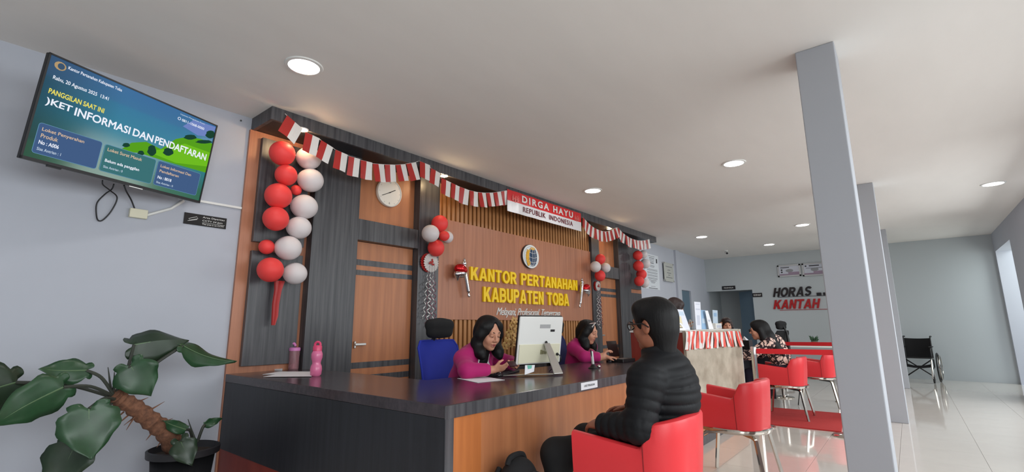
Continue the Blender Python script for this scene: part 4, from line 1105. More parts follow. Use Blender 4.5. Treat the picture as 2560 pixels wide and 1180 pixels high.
def office_chair(label, cloth, loc, rz):
    t = thing('office_chair', label, 'chair')
    n = 9
    # curved mesh back: grid
    vs, fs = [], []
    for j in range(11):
        v = j / 10; hw = 0.205 + 0.03 * math.sin(v * math.pi * 0.55); z = 0.56 + 0.52 * v; yb = -0.20 - 0.07 * v + 0.03 * math.sin(v * math.pi)
        if v > 0.9: hw -= (v - 0.9) * 0.35
        for k in range(n): u = k / (n - 1) * 2 - 1; vs.append((hw * u, yb + 0.05 * u * u, z))
    N = len(vs); vs2 = vs + [(x, y - 0.012, z) for x, y, z in vs]
    for j in range(10):
        for k in range(n - 1):
            q = j * n + k; fs.append((q, q + 1, q + n + 1, q + n)); fs.append((N + q, N + q + n, N + q + n + 1, N + q + 1))
    rim = [k for k in range(n)] + [j * n + n - 1 for j in range(1, 11)] + [10 * n + k for k in range(n - 2, -1, -1)] + [j * n for j in range(9, 0, -1)]
    for a, b in zip(rim, rim[1:] + rim[:1]): fs.append((a, b, N + b, N + a))
    MB().add(vs2, fs).build('backrest', cloth, t, True)
    MB().tube([Vector(vs[i]) + Vector((0, -0.008, 0)) for i in rim], 0.011, 6, closed=True).build('back_frame', cloth, t, True)
    Field(0.008).ell((0, -0.20, 1.19), (0.155, 0.045, 0.085), k=0).cap((-0.11, -0.205, 1.215), (0.11, -0.205, 1.215), 0.05, k=0.02).cap((-0.10, -0.205, 1.15), (0.10, -0.205, 1.15), 0.045, k=0.02).build('headrest', BLKF, t)
    mb = MB(); mb.tube([(0, -0.30, 0.60), (0, -0.315, 0.9), (0, -0.30, 1.05), (0, -0.245, 1.17)], [0.03, 0.025, 0.018, 0.018], 8); mb.tube([(0, -0.05, 0.43), (0, -0.24, 0.44), (0, -0.30, 0.60)], 0.028, 8); mb.build('spine', BLK, t, True)
    Field(0.01).ell((0, 0.02, 0.485), (0.25, 0.26, 0.05), k=0).build('seat', BLKF, t)
    for s in (-1, 1):
        mb = MB(); mb.tube([(s * 0.22, -0.03, 0.44), (s * 0.29, -0.03, 0.46), (s * 0.295, -0.03, 0.68)], 0.018, 8); mb.build('arm_post', BLK, t, True)
        MB().box(s * 0.295 - 0.04, s * 0.295 + 0.04, -0.14, 0.12, 0.68, 0.705).build('arm_pad', BLK, t, bevel=0.01)
    MB().cyl((0, 0, 0.09), (0, 0, 0.44), 0.03, seg=14).build('gas_lift', BLK, t, True)
    for k in range(5):
        a = 2 * math.pi * k / 5 + 0.3; d_ = Vector((math.cos(a), math.sin(a), 0))
        MB().tube([d_ * 0.02 + Vector((0, 0, 0.11)), d_ * 0.29 + Vector((0, 0, 0.075))], [0.028, 0.018], 8).build('base_arm', BLK, t, True)
        c = d_ * 0.29 + Vector((0, 0, 0.03)); MB().cyl(c - Vector((-d_.y, d_.x, 0)) * 0.022, c + Vector((-d_.y, d_.x, 0)) * 0.022, 0.03, seg=14).build('caster', BLK, t, True)
    t.location = (loc[0], loc[1], 0); t.rotation_euler = (0, 0, rz); t['group'] = 'office chairs of the staff'
    return t
office_chair('blue office chair with black headrest behind the left clerk', BLUEM, (2.89, 2.97), math.pi + 0.06)
office_chair('navy office chair with black headrest behind the right clerk', BLUEM2, (4.78, 3.02), math.pi + 0.15)
office_chair('dark office chair in the background behind the red belts', BLKF, (10.75, 2.15), -0.3)

# ================================================================== BARRIER, MAT, TABLE, WHEELCHAIR
def post(x, y, label, belt_to=None):
    t = thing('barrier_post', label, 'barrier', (x, y, 0), group='belt barrier posts')
    MB().lathe([(0, 0), (0.16, 0), (0.162, 0.008), (0.15, 0.018), (0.04, 0.030), (0.034, 0.04)], (x, y, 0), 32).build('base', CHROME, t, True)
    MB().cyl((x, y, 0.03), (x, y, 0.90), 0.031, seg=20).build('pole', CHROME, t, True)
    MB().lathe([(0.034, 0.84), (0.034, 0.925), (0.028, 0.935), (0, 0.936)], (x, y, 0), 20).build('head', STEEL, t, True)
    if belt_to:
        d_ = Vector(belt_to) - Vector((x, y)); n_ = Vector((-d_.y, d_.x)).normalized() * 0.0012
        MB().prism([(x + n_.x, y + n_.y, 0.852), (x + d_.x + n_.x, y + d_.y + n_.y, 0.858), (x + d_.x + n_.x, y + d_.y + n_.y, 0.918), (x + n_.x, y + n_.y, 0.912)], (-2 * n_.x, -2 * n_.y, 0)).build('belt', BELT, t)
post(6.58, 1.535, 'chrome barrier post with red belt beside the floral blouse', (6.58, 0.655))
post(6.58, 0.655, 'chrome barrier post hidden behind the nearest pillar')
post(9.35, 1.78, 'far chrome barrier post with the second red belt', (9.35, 0.9))
post(9.35, 0.9, 'far chrome barrier post behind the farthest red tub chair')
t = thing('door_mat', 'red carpet mat on the floor under the third tub chair', 'mat', (7.4, 1.15, 0))
MB().prism([(6.73, 1.62, 0.001), (6.76, 0.745, 0.001), (8.12, 0.84, 0.001), (8.08, 1.70, 0.001)], (0, 0, 0.012)).build('pile', MATRED, t)
t = thing('side_table', 'white topped table with the small potted plant in the background', 'table', (12.6, 1.7, 0))
MB().box(12.2, 13.0, 1.0, 2.45, 0.715, 0.745).build('top', WHITE, t, bevel=0.004)
for x in (12.27, 12.93):
    for y in (1.07, 2.38): MB().cyl((x, y, 0), (x, y, 0.715), 0.022, seg=10).build('leg', STEEL, t)
c = PZ(2037, 861, 0.7455); c = Vector((12.6, c.y * 12.6 / c.x, 0.7455))
t = thing('potted_succulent', 'tiny potted succulent standing on the white table', 'plant', c)
MB().lathe([(0.05, 0), (0.065, 0.09), (0.068, 0.10), (0.055, 0.10), (0.05, 0.085), (0, 0.085)], c, 18).build('pot', mat('succulent_pot', (96, 92, 78), 0.6), t, True)
rnd = random.Random(4)
for k in range(18):
    a = k * 2.4; d_ = Vector((math.cos(a), math.sin(a), 0)); L = 0.05 + 0.05 * rnd.random(); up = 0.05 + 0.09 * rnd.random()
    MB().tube([c + d_ * 0.01 + Vector((0, 0, 0.085)), c + d_ * (0.02 + L * 0.6) + Vector((0, 0, 0.085 + up * 0.6)), c + d_ * (0.02 + L) + Vector((0, 0, 0.085 + up))], [0.014, 0.016, 0.002], 6).build('leaf', LEAF, t, True)

def wheelchair():
    t = thing('wheelchair', 'black wheelchair with crossed braces by the bright wall at the right', 'wheelchair')
    def tb(name, pts, r, m=BLK): return MB().tube(pts, r, 8).build(name, m, t, True)
    for s in (-1, 1):
        x = s * 0.225
        tb('back_post', [(x, -0.20, 0.30), (x, -0.22, 0.90), (x, -0.24, 0.935), (x, -0.33, 0.93)], 0.0125, BLK)
        tb('push_grip', [(x, -0.30, 0.93), (x, -0.40, 0.93)], 0.017, BLK)
        tb('side_frame', [(x, -0.20, 0.47), (x, 0.20, 0.49), (x, 0.24, 0.46), (x, 0.30, 0.12)], 0.0125, STEEL)
        tb('lower_rail', [(x, -0.20, 0.30), (x, 0.18, 0.28)], 0.0125, BLK)
        tb('arm_tube', [(x * 1.02, -0.21, 0.70), (x * 1.02, 0.10, 0.70), (x * 1.02, 0.14, 0.66), (x * 1.02, 0.14, 0.48)], 0.0125, BLK)
        MB().box(x * 1.02 - 0.03, x * 1.02 + 0.03, -0.18, 0.10, 0.71, 0.735).build('arm_pad', BLK, t, bevel=0.008)
        # rear wheel
        cx = s * 0.295
        w_ = MB(); w_.tube([(cx, -0.18 + 0.285 * math.cos(a), 0.30 + 0.285 * math.sin(a)) for a in np.linspace(0, 2 * math.pi, 41)[:-1]], 0.0145, 8, closed=True)
        wo = w_.build('rear_wheel', BLK, t, True)
        MB().tube([(cx + s * 0.035, -0.18 + 0.245 * math.cos(a), 0.30 + 0.245 * math.sin(a)) for a in np.linspace(0, 2 * math.pi, 41)[:-1]], 0.008, 8, closed=True).build('hand_rim', CHROME, wo, True)
        sp_ = MB()
        for k in range(20):
            a = 2 * math.pi * k / 20; sp_.tube([(cx + s * 0.012, -0.18, 0.30), (cx, -0.18 + 0.275 * math.cos(a), 0.30 + 0.275 * math.sin(a))], 0.0016, 4)
        sp_.build('spokes', CHROME, wo); MB().cyl((cx - 0.03, -0.18, 0.30), (cx + 0.03, -0.18, 0.30), 0.02, seg=12).build('hub', STEEL, wo, True)
        # caster
        cc = Vector((x, 0.24, 0.09)); ca_ = MB().cyl(cc - Vector((0.012, 0, 0)), cc + Vector((0.012, 0, 0)), 0.085, seg=24).build('caster', BLK, t, True)
        MB().tube([(x + 0.022, 0.24, 0.09), (x + 0.022, 0.22, 0.19), (x - 0.022, 0.22, 0.19), (x - 0.022, 0.24, 0.09)], 0.008, 6).build('fork', STEEL, ca_)
        tb('footrest_hanger', [(x, 0.24, 0.46), (x * 0.97, 0.34, 0.20), (x * 0.96, 0.37, 0.10)], 0.011, CHROME)
    vs = []; fs = []
    for j in range(7):
        for k in range(9):
            u = k / 8 * 2 - 1; v = j / 6; vs.append((0.225 * u, -0.21 - 0.02 * v - 0.035 * (1 - u * u), 0.47 + 0.43 * v - 0.012 * (1 - u * u) * v))
    for j in range(6):
        for k in range(8): q = j * 9 + k; fs.append((q, q + 1, q + 10, q + 9))
    N = len(vs); mb = MB().add(vs + [(x, y - 0.006, z) for x, y, z in vs], fs + [tuple(i + N for i in reversed(f)) for f in fs]); mb.build('backrest', BLKF, t, True)
    MB().prism([(-0.225, -0.2, 0.475), (0.225, -0.2, 0.475), (0.225, 0.22, 0.49), (-0.225, 0.22, 0.49)], (0, 0, 0.02)).build('seat', BLKF, t, bevel=0.006)
    MB().prism([(-0.225, 0.20, 0.385), (-0.07, 0.20, 0.345), (0.07, 0.20, 0.345), (0.225, 0.20, 0.385), (0.225, 0.20, 0.32), (0.07, 0.20, 0.295), (-0.07, 0.20, 0.295), (-0.225, 0.20, 0.32)], (0, -0.006, 0)).build('calf_strap', BLKF, t)
    tb('cross_brace', [(-0.225, 0.05, 0.47), (0.215, 0.05, 0.12)], 0.0125); tb('cross_brace', [(0.225, 0.03, 0.47), (-0.215, 0.03, 0.12)], 0.0125)
    return t
wc = wheelchair(); wc.location = (13.55, -0.05, 0); wc.rotation_euler = (0, 0, math.radians(84))

# ================================================================== THINGS ON THE COUNTER
def on_top(px, py, z=HC): return PZ(px, py, z)
t = thing('pink_bottle', 'wavy pink water bottle on the counter end', 'bottle', on_top(789, 940))
c = on_top(789, 940)
MB().lathe([(0.030, 0), (0.040, 0.01), (0.044, 0.05), (0.040, 0.075), (0.031, 0.095), (0.034, 0.112), (0.042, 0.14), (0.042, 0.165), (0.034, 0.188), (0.031, 0.192)], c, 28).build('body', PINKB, t, True)
MB().lathe([(0.034, 0.190), (0.034, 0.222), (0.028, 0.232), (0, 0.234)], c, 24).build('cap', PINKD, t, True)
MB().tube(spline([c + Vector((0.022 * math.cos(a) * 0.63, -0.022 * math.cos(a) * 0.77, 0.232 + 0.026 * math.sin(a))) for a in np.linspace(0, math.pi, 7)]), 0.009, 8).build('carry_loop', PINKD, t, True)
c = on_top(733, 924)
t = thing('clear_bottle', 'clear pink shaker bottle with lilac lid on the counter', 'bottle', c)
MB().lathe([(0.040, 0), (0.044, 0.008), (0.043, 0.10), (0.046, 0.168), (0.043, 0.168), (0.040, 0.10), (0.040, 0.012), (0, 0.012)], c, 28).build('body', PINKC, t, True)
MB().lathe([(0.048, 0.165), (0.048, 0.188), (0.040, 0.194), (0, 0.194)], c, 24).build('lid', PINKL, t, True)
MB().tube(spline([c + Vector((-0.020, 0.022, 0.19)), c + Vector((-0.022, 0.024, 0.215)), c + Vector((-0.005, 0.010, 0.228)), c + Vector((0.004, -0.004, 0.205))]), 0.011, 8).build('spout', PINKL, t, True)
def paper(px4, label, z, name='paper_sheet', th=0.0012, group=None, mt=PAPER):
    P = [PZ(x, y, z) for x, y in px4]
    o = MB().prism(P, (0, 0, th)).build(name, mt); return tag(o, label, 'paper', group)
ps = 'papers on the counter end'
paper([(656, 936), (700, 929), (778, 929), (776, 936)], 'lowest loose sheet of the paper pile beside the pink bottle', HC + 0.001, group=ps)
paper([(658, 942), (690, 936), (777, 935), (779, 941)], 'topmost loose sheet of the paper pile beside the pink bottle', HC + 0.005, group=ps)
paper([(657, 924), (672, 921), (707, 923), (705, 927)], 'small folded paper lying behind the paper pile', HC + 0.001, th=0.012, group=ps)
paper([(1143, 946), (1212, 942), (1262, 950), (1194, 957)], 'single white sheet in front of the left clerk', HC + 0.001)

# all-in-one computer
mo = thing('desktop_computer', 'white all-in-one computer seen from behind on the counter', 'computer', (3.15, 2.25, HC))
MW, MHt = 0.436, 0.376
O, mx, mz, mn = panel_frame((3.127, 2.27, 1.094), -0.272, 0.164, 0.0, MW, MHt)
MB().obox(O - mn * 0.034, mx * MW, mz * MHt, mn * 0.018).build('bezel', BLK, mo, bevel=0.004)
MB().obox(O - mn * 0.016, mx * MW, mz * MHt * 0.98, mn * 0.016).build('back_shell', WHITE, mo, bevel=0.008)
MB().obox(O + mx * 0.012 + mz * 0.01, mx * (MW - 0.03), mz * MHt * 0.385, mn * 0.006).build('lower_cover', CREAM, mo, bevel=0.003)
MB().obox(O - mn * 0.0355 + mx * 0.015 + mz * 0.03, mx * (MW - 0.03), mz * (MHt - 0.045), -mn * 0.001).build('display', emat('computer_display', (170, 186, 200), 0.7), mo)
MB().obox(O + mx * MW * 0.46 + mz * MHt * 0.74, mx * MW * 0.24, mz * 0.030, mn * 0.002).build('label', mat('grey_label', (170, 170, 170), 0.5), mo)
MB().obox(O + mx * MW * 0.71 + mz * MHt * 0.665, mx * MW * 0.10, mz * 0.018, mn * 0.002).build('sticker', BLK, mo)
for k in range(3): MB().obox(O + mx * MW * (0.50 + 0.05 * k) + mz * MHt * 0.20 + mn * 0.006, mx * 0.02, mz * 0.035 * (1 - 0.2 * k), mn * 0.002).build('port', mat('port_olive', (150, 146, 110), 0.5), mo)
pb = O + mx * MW * 0.62 + mz * MHt * 0.42 + mn * 0.006
MB().ell(pb + mn * 0.004, (0.012, 0.012, 0.022), 12, 8).build('hinge', BLK, mo, True)
f0 = PZ(1395, 936, HC + 0.008); f1 = PZ(1299, 938, HC + 0.008)
def bar(name, a, b, wdir, w0, w1, th, m):
    a, b = Vector(a), Vector(b); wd = Vector(wdir).normalized(); n_ = (b - a).cross(wd).normalized() * th
    return MB().add([a - wd * w0, a + wd * w0, b + wd * w1, b - wd * w1, a - wd * w0 + n_, a + wd * w0 + n_, b + wd * w1 + n_, b - wd * w1 + n_], [(3, 2, 1, 0), (4, 5, 6, 7), (0, 1, 5, 4), (1, 2, 6, 5), (2, 3, 7, 6), (3, 0, 4, 7)]).build(name, m, mo, bevel=0.004)
bar('stand_leg', pb + mn * 0.004, f0, mx, 0.028, 0.045, 0.012, STEEL)
bar('stand_foot', f0, f1 + (f1 - f0) * 0.15, mx, 0.045, 0.10, -0.008, STEEL)
pc = O + mx * MW * 0.90 + mz * MHt * 0.19 + mn * 0.006
MB().tube(spline([pc, pc + mn * 0.02 + mx * 0.015 - mz * 0.01, pc + mn * 0.02 + mx * 0.03 - mz * 0.05, pc - mz * 0.10 + mx * 0.01 - mn * 0.02, Vector((pc.x + 0.0, pc.y + 0.08, HC + 0.006))]), 0.004, 6).build('power_cable', BLK, mo, True)
MB().ell(pc + mn * 0.006, (0.012, 0.012, 0.012), 10, 6).build('plug', BLK, mo)
cq = [PY(x, y, 2.24) for x, y in [(1313, 913), (1337, 912.5), (1335, 929), (1312, 937)]]
t = thing('note_card', 'white card with a green sticker leaning under the computer', 'card', cq[3])
MB().prism([p for p in cq], (0, 0.002, 0)).build('card', PAPER, t)
cq2 = [PY(x, y, 2.238) for x, y in [(1318.5, 913.5), (1330, 913), (1329, 921), (1320, 923)]]
MB().prism([p for p in cq2], (0, 0.001, 0)).build('green_sticker', mat('teal_sticker', (110, 190, 170), 0.6), t)

def mouse(px, py, label, z=HC, rz=0.5, m=None):
    c = PZ(px, py, z)
    t = thing('computer_mouse', label, 'mouse', c, rz, group='computer mice on the counter')
    o = Field(0.004).ell((0, 0, 0.008), (0.031, 0.055, 0.028), k=0).cut((0, 0, 0.0005), (0, 0, -1)).build('shell', m or BLK); local(o, t)
    o = MB().box(-0.003, 0.003, 0.018, 0.036, 0.028, 0.0345).build('wheel', STEEL); local(o, t)
mouse(1247, 940, 'dark computer mouse beside the left clerk\'s hands', rz=-0.9, m=mat('dark_glossy_plastic', (40, 36, 40), 0.15))
mouse(1523, 905, 'black computer mouse below the right clerk\'s hand', rz=-0.9, m=mat('dark_glossy_plastic', (40, 36, 40), 0.15))
t = thing('keyboard', 'black keyboard lying under the white computer', 'keyboard', (2.95, 2.45, HC))
kx = Vector((0.95, 0.30, 0)).normalized(); ky = Vector((-kx.y, kx.x, 0)); ko = Vector((2.80, 2.42, HC + 0.001))
MB().obox(ko, kx * 0.43, ky * 0.15, (0, 0, 0.014)).build('tray', BLK, t, bevel=0.004)
kb = MB()
for r in range(5):
    for k in range(15): kb.obox(ko + kx * (0.012 + k * 0.0272) + ky * (0.012 + r * 0.026) + Vector((0, 0, 0.014)), kx * 0.022, ky * 0.021, (0, 0, 0.006))
o = kb.build('keys', mat('key_black', (34, 34, 36), 0.5), t); o['kind'] = 'stuff'
c = on_top(1483.5, 921)
t = thing('desk_pen', 'white desk pen standing on a small black base', 'pen', c)
MB().lathe([(0.045, 0), (0.046, 0.006), (0.03, 0.012), (0.018, 0.03), (0.010, 0.042), (0, 0.042)], c, 20).build('base', BLK, t, True)
MB().ell(c + Vector((0.035, -0.035, 0.016)), 0.016, 12, 8).build('ball_joint', CHROME, t, True)
top_ = PY(1479, 878, c.y)
MB().tube([c + Vector((0, 0, 0.03)), c + (Vector((top_.x, c.y, top_.z)) - c) * 0.3, Vector((top_.x, c.y, top_.z))], [0.007, 0.013, 0.012], 10).build('pen_body', WHITE, t, True)
MB().cyl(c + Vector((-0.012, 0.0, 0.06)), Vector((top_.x - 0.014, c.y, top_.z + 0.01)), 0.005, seg=8).build('clip', BLK, t)
c = PZ(1540, 898, HC)
t = thing('tablet_stand', 'dark tablet on an upright stand near the right clerk', 'tablet', c)
MB().obox(c + Vector((-0.09, 0.02, 0.03)), (0.17, -0.03, 0), (0.02, 0.05, 0.17), (0.004, 0.010, -0.004)).build('tablet', mat('tablet_dark', (48, 34, 34), 0.3), t, bevel=0.003)
MB().tube([c + Vector((0, 0.05, 0.12)), c + Vector((0.02, 0.09, 0.03)), c + Vector((0.0, 0.05, 0.004))], 0.008, 6).build('stand_arm', BLK, t); MB().lathe([(0.06, 0), (0.06, 0.008), (0.0, 0.01)], c + Vector((0, 0.05, 0)), 20).build('stand_base', BLK, t, True)
A = PZ(1558, 907, HC); t = thing('card_reader', 'flat black device beside the man\'s face on the counter', 'device', A)
MB().obox(A, (0.24, -0.02, 0), (0.02, 0.14, 0), (0, 0, 0.035)).build('body', BLK, t, bevel=0.006)
MB().obox(A + Vector((0.03, 0.03, 0.035)), (0.12, -0.01, 0), (0.005, 0.05, 0), (0, 0, 0.002)).build('screen', STEEL, t)

# orchids
v0 = Vector((5.35, 4.08, 0.746))
t = thing('orchid_vase', 'dark vase of golden artificial orchids behind the computer', 'flowers', v0)
MB().lathe([(0.05, 0), (0.075, 0.05), (0.07, 0.13), (0.045, 0.20), (0.05, 0.215), (0.04, 0.215), (0.035, 0.2), (0, 0.19)], v0, 20).build('vase', BLK, t, True)
pet = MB(); pet.ell((0, 0.028, 0), (0.02, 0.03, 0.005), 8, 5); pm = pet.mesh('petal', True); pm.materials.append(GOLD)
rnd = random.Random(11); fl = [(1285, 801), (1292, 809), (1278, 812), (1300, 812), (1284, 824), (1293, 822), (1272, 831), (1281, 838), (1268, 845), (1280, 850), (1266, 857), (1276, 862), (1297, 832), (1262, 866), (1288, 845), (1288, 860)]
for (px, py) in fl:
    yy = 4.08 + rnd.uniform(-0.06, 0.04); p = PY(px, py, yy)
    rot = (Vector((rnd.uniform(-0.9, 0.1), -1, rnd.uniform(-0.3, 0.5)))).to_track_quat('Z', 'Y').to_matrix() @ Matrix.Rotation(rnd.uniform(0, 6), 3, 'Z')
    f_ = thing('flower', None, None); f_.location = p; f_.rotation_euler = rot.to_euler(); adopt(f_, t)
    for k in range(5):
        o = bpy.data.objects.new('petal', pm); COL.objects.link(o); o.rotation_euler = (0.25, 0, k * 2 * math.pi / 5); o.parent = f_
    o = MB().ell((0, 0, 0.008), 0.010, 8, 6).build('heart', mat('orchid_heart', (150, 96, 60), 0.6)); o.parent = f_
for tip in ((1285, 803), (1270, 840), (1263, 866), (1297, 830)):
    p = PY(*tip, 4.09); MB().tube(spline([v0 + Vector((0, 0, 0.18)), v0 + Vector((0.02, 0, 0.3)), (v0 + p) / 2 + Vector((0.03, 0, 0.16)), p]), 0.004, 6).build('stem', LEAF2, t)
for k in range(5):
    a = k * 1.3; MB().tube([v0 + Vector((0, 0, 0.2)), v0 + Vector((0.08 * math.cos(a), 0.03 * math.sin(a), 0.28)), v0 + Vector((0.15 * math.cos(a), 0.05 * math.sin(a), 0.24))], [0.01, 0.028, 0.003], 6).build('leaf', LEAF2, t, True)

# brochures on the tall counter
ZT = 1.149
def card(name, label, quad, Y, m, th=0.004, cat='brochure', support=True, marks=()):
    P = [PY(*quad[0], Y + 0.06), PY(*quad[1], Y + 0.06), PY(*quad[2], Y), PY(*quad[3], Y)]; dz = ZT - P[2].z
    P = [p + Vector((0, 0, dz)) for p in P]; P[2].z = P[3].z = ZT
    t = thing(name, label, cat, (P[2] + P[3]) / 2, group='brochures on the tall counter')
    MB().prism(P, (0, th, 0)).build('sheet', m, t)
    for (u0, u1, v0_, v1, mm) in marks:
        f_ = lambda u, v: P[0].lerp(P[1], u).lerp(P[3].lerp(P[2], u), v) + Vector((0, -0.0012, 0))
        MB().prism([f_(u0, v0_), f_(u1, v0_), f_(u1, v1), f_(u0, v1)], (0, 0.001, 0)).build('print_block', mm, t)
    if support:
        bm_ = (P[2] + P[3]) / 2; tp = (P[0] + P[1]) / 2
        MB().prism([(bm_.x - 0.03, bm_.y + th, ZT), (bm_.x + 0.03, bm_.y + th, ZT), (bm_.x + 0.03, bm_.y + 0.11, ZT), (bm_.x - 0.03, bm_.y + 0.11, ZT)], (0, 0, 0.004)).build('stand_foot', GLASSY, t)
PB = mat('brochure_blue', (150, 186, 220), 0.4); PC = mat('brochure_cream', (226, 214, 176), 0.5); PW = mat('brochure_white', (226, 228, 238), 0.4); PL = mat('brochure_pale_grey', (196, 200, 214), 0.5); PLB = mat('brochure_pale_blue', (196, 214, 230), 0.4)
card('brochure', 'white and cream leaning brochure beside the man\'s head', [(1691, 775), (1708, 776), (1726, 826), (1695, 826)], 1.98, PW, marks=[(0.05, 0.45, 0.35, 0.9, PC), (0.3, 0.9, 0.1, 0.3, PLB)])
card('brochure', 'tallest white brochure standing on the tall counter', [(1736, 757), (1751, 758), (1754.5, 826), (1741, 826)], 2.02, PW, marks=[(0.2, 0.8, 0.07, 0.10, PL), (0.15, 0.85, 0.25, 0.30, PL), (0.25, 0.75, 0.5, 0.85, PL)])
card('brochure', 'blue brochure standing between two white ones', [(1752.5, 778), (1764, 779), (1767, 826), (1755, 826)], 2.06, PB, marks=[(0.15, 0.85, 0.45, 0.7, PLB)])
card('brochure', 'white brochure leaning to the right of the blue one', [(1763.5, 780), (1770, 780), (1784.5, 826), (1773, 826)], 2.02, PAPER, marks=[(0.2, 0.8, 0.5, 0.6, PL)])
card('brochure', 'small pale blue brochure in a white holder', [(1782, 779), (1794, 780), (1796, 826), (1784, 826)], 2.10, PLB, marks=[(0.2, 0.8, 0.15, 0.35, PB)])
a = PY(1785, 826, 2.06); b = PY(1800, 826, 2.06)
t = thing('brochure_holder', 'white desk holder in front of the small pale brochure', 'holder', a)
MB().box(a.x, b.x, 2.03, 2.09, ZT, ZT + 0.075).build('tray', WHITE, t, bevel=0.004); MB().box(a.x + 0.03, b.x - 0.05, 2.027, 2.03, ZT + 0.015, ZT + 0.05).build('print_block', PL, t)
a = PY(1690, 826, 1.93); b = PY(1709, 826, 1.93)
t = thing('photo_card', 'small white card with a framed picture beside the man\'s neck', 'card', a)
MB().prism([(a.x, 1.90, ZT), (b.x, 1.90, ZT), (b.x, 1.95, ZT + 0.075), (a.x, 1.95, ZT + 0.075)], (0, 0.004, 0)).build('card', PAPER, t)
MB().prism([(a.x + 0.06, 1.913, ZT + 0.022), (b.x - 0.06, 1.913, ZT + 0.022), (b.x - 0.06, 1.936, ZT + 0.058), (a.x + 0.06, 1.936, ZT + 0.058)], (0, 0.001, 0)).build('picture', mat('card_picture', (120, 110, 96), 0.5), t)
MB().prism([(a.x + 0.08, 1.912, ZT + 0.030), (b.x - 0.08, 1.912, ZT + 0.030), (b.x - 0.08, 1.930, ZT + 0.052), (a.x + 0.08, 1.930, ZT + 0.052)], (0, 0.001, 0)).build('picture_field', PC, t)
a = PY(1726, 826, 2.0)
t = thing('pen_loop', 'thin chrome loop stand on the tall counter', 'holder', a)
MB().tube(spline([(a.x, 2.0, ZT), (a.x - 0.02, 2.0, ZT + 0.09), (a.x + 0.02, 2.0, ZT + 0.115), (a.x + 0.06, 2.0, ZT + 0.08), (a.x + 0.07, 2.0, ZT)]), 0.006, 6).build('loop', CHROME, t, True); MB().box(a.x - 0.02, a.x + 0.09, 1.98, 2.02, ZT, ZT + 0.006).build('foot', BLK, t)
a = PY(1833, 826, 2.2); a.x = min(a.x, 6.88); 
c = Vector((8.1, PX(1833, 815, 8.1).y, 0.751))
t = thing('white_bottle', 'small white bottle beside the seated staff member behind the brochures', 'bottle', c)
MB().lathe([(0.035, 0), (0.036, 0.30), (0.03, 0.34), (0.018, 0.36), (0.018, 0.38)], c, 18).build('body', WHITE, t, True); MB().lathe([(0.02, 0.375), (0.02, 0.41), (0, 0.412)], c, 16).build('cap', BLK, t, True); MB().lathe([(0.037, 0.24), (0.037, 0.28)], c, 18).build('band', BLK, t)
# gathered flags on the stone front
t = thing('flag_bunting', 'gathered red and white flags pinned along the top of the stone-look front', 'bunting', (5.9, 1.74, 1.0))
rnd = random.Random(9)
nF = 26; Zs = lambda zx, zy: PY(1660 + zx / 6.94, 730 + zy / 6.94, 1.745)
tops = [(375, 675), (520, 670), (700, 690), (900, 660), (1100, 665), (1305, 690)]
MB().tube([Zs(*p) + Vector((0, 0.004, 0)) for p in tops], 0.003, 5).build('string', F_WHT, t)
for i in range(nF):
    u = i / (nF - 1); zx = 385 + 915 * u ** 0.97; w_ = 44 - 12 * u
    ty = 685 - 12 * math.sin(u * 9) ; by = 1000 - 70 * u + rnd.uniform(-16, 16); sk = rnd.uniform(-24, 24) + (70 * u if u > 0.5 else 0)
    yo = rnd.uniform(-0.012, 0.0)
    Q = [Zs(zx - w_ / 2, ty), Zs(zx + w_ / 2, ty + 6), Zs(zx + w_ / 2 + sk * 0.5, (ty + by) / 2), Zs(zx + w_ / 2 + sk, by), Zs(zx - w_ / 2 + sk, by + 4), Zs(zx - w_ / 2 + sk * 0.5, (ty + by) / 2)]
    Q = [p + Vector((0, yo + (0.006 * math.sin(k * 2 + i)), 0)) for k, p in enumerate(Q)]
    red_ = (i % 2 == 1)
    MB().prism(Q, (0, 0.001, 0)).build('flag', mat('pinned_flag_red', (226, 84, 70), 0.45) if red_ else F_WHT, t)
# items on the service desk
c = Vector((8.05, PX(1866, 870, 8.05).y, 0.751))
t = thing('tissue_box', 'black box with a white tissue on the service desk', 'box', c)
MB().box(c.x - 0.10, c.x + 0.10, c.y - 0.07, c.y + 0.07, c.z, c.z + 0.22).build('box', BLK, t, bevel=0.004)
MB().add([c + Vector((-0.05, -0.02, 0.22)), c + Vector((0.05, -0.03, 0.22)), c + Vector((0.0, 0.05, 0.22)), c + Vector((0.01, 0.02, 0.28))], [(0, 1, 3), (1, 2, 3), (2, 0, 3)]).build('tissue', PAPER, t)

# ================================================================== BACKPACK
c = Vector((2.01, 1.625, 0))
t = thing('backpack', 'black backpack on the floor leaning on the counter front', 'bag', c)
Field(0.008).ell(c + Vector((0, 0, 0.24)), (0.155, 0.095, 0.28), k=0).ell(c + Vector((0.0, -0.02, 0.42)), (0.115, 0.08, 0.13), k=0.05).ell(c + Vector((-0.0, -0.085, 0.17)), (0.125, 0.06, 0.13), k=0.02).cut((0, 0, 0.002), (0, 0, -1)).cut((0, 1.755, 0), (0, 1, 0)).build('body', BLKF, t)
MB().tube(spline([c + Vector((-0.07, 0.0, 0.525)), c + Vector((-0.05, 0, 0.553)), c + Vector((0.0, 0, 0.560)), c + Vector((0.05, 0, 0.553)), c + Vector((0.07, 0, 0.525))]), 0.014, 8).build('top_handle', BLKF, t, True)
MB().tube(spline([c + Vector((-0.125, -0.05, 0.40)), c + Vector((-0.06, -0.093, 0.48)), c + Vector((0.06, -0.093, 0.48)), c + Vector((0.125, -0.05, 0.40))]), 0.004, 6).build('zip', BLK, t)
for s in (-1, 1): MB().tube(spline([c + Vector((s * 0.06, 0.06, 0.50)), c + Vector((s * 0.14, 0.05, 0.40)), c + Vector((s * 0.155, 0.03, 0.20)), c + Vector((s * 0.14, 0.04, 0.04))]), 0.014, 6).build('strap', BLKF, t, True)

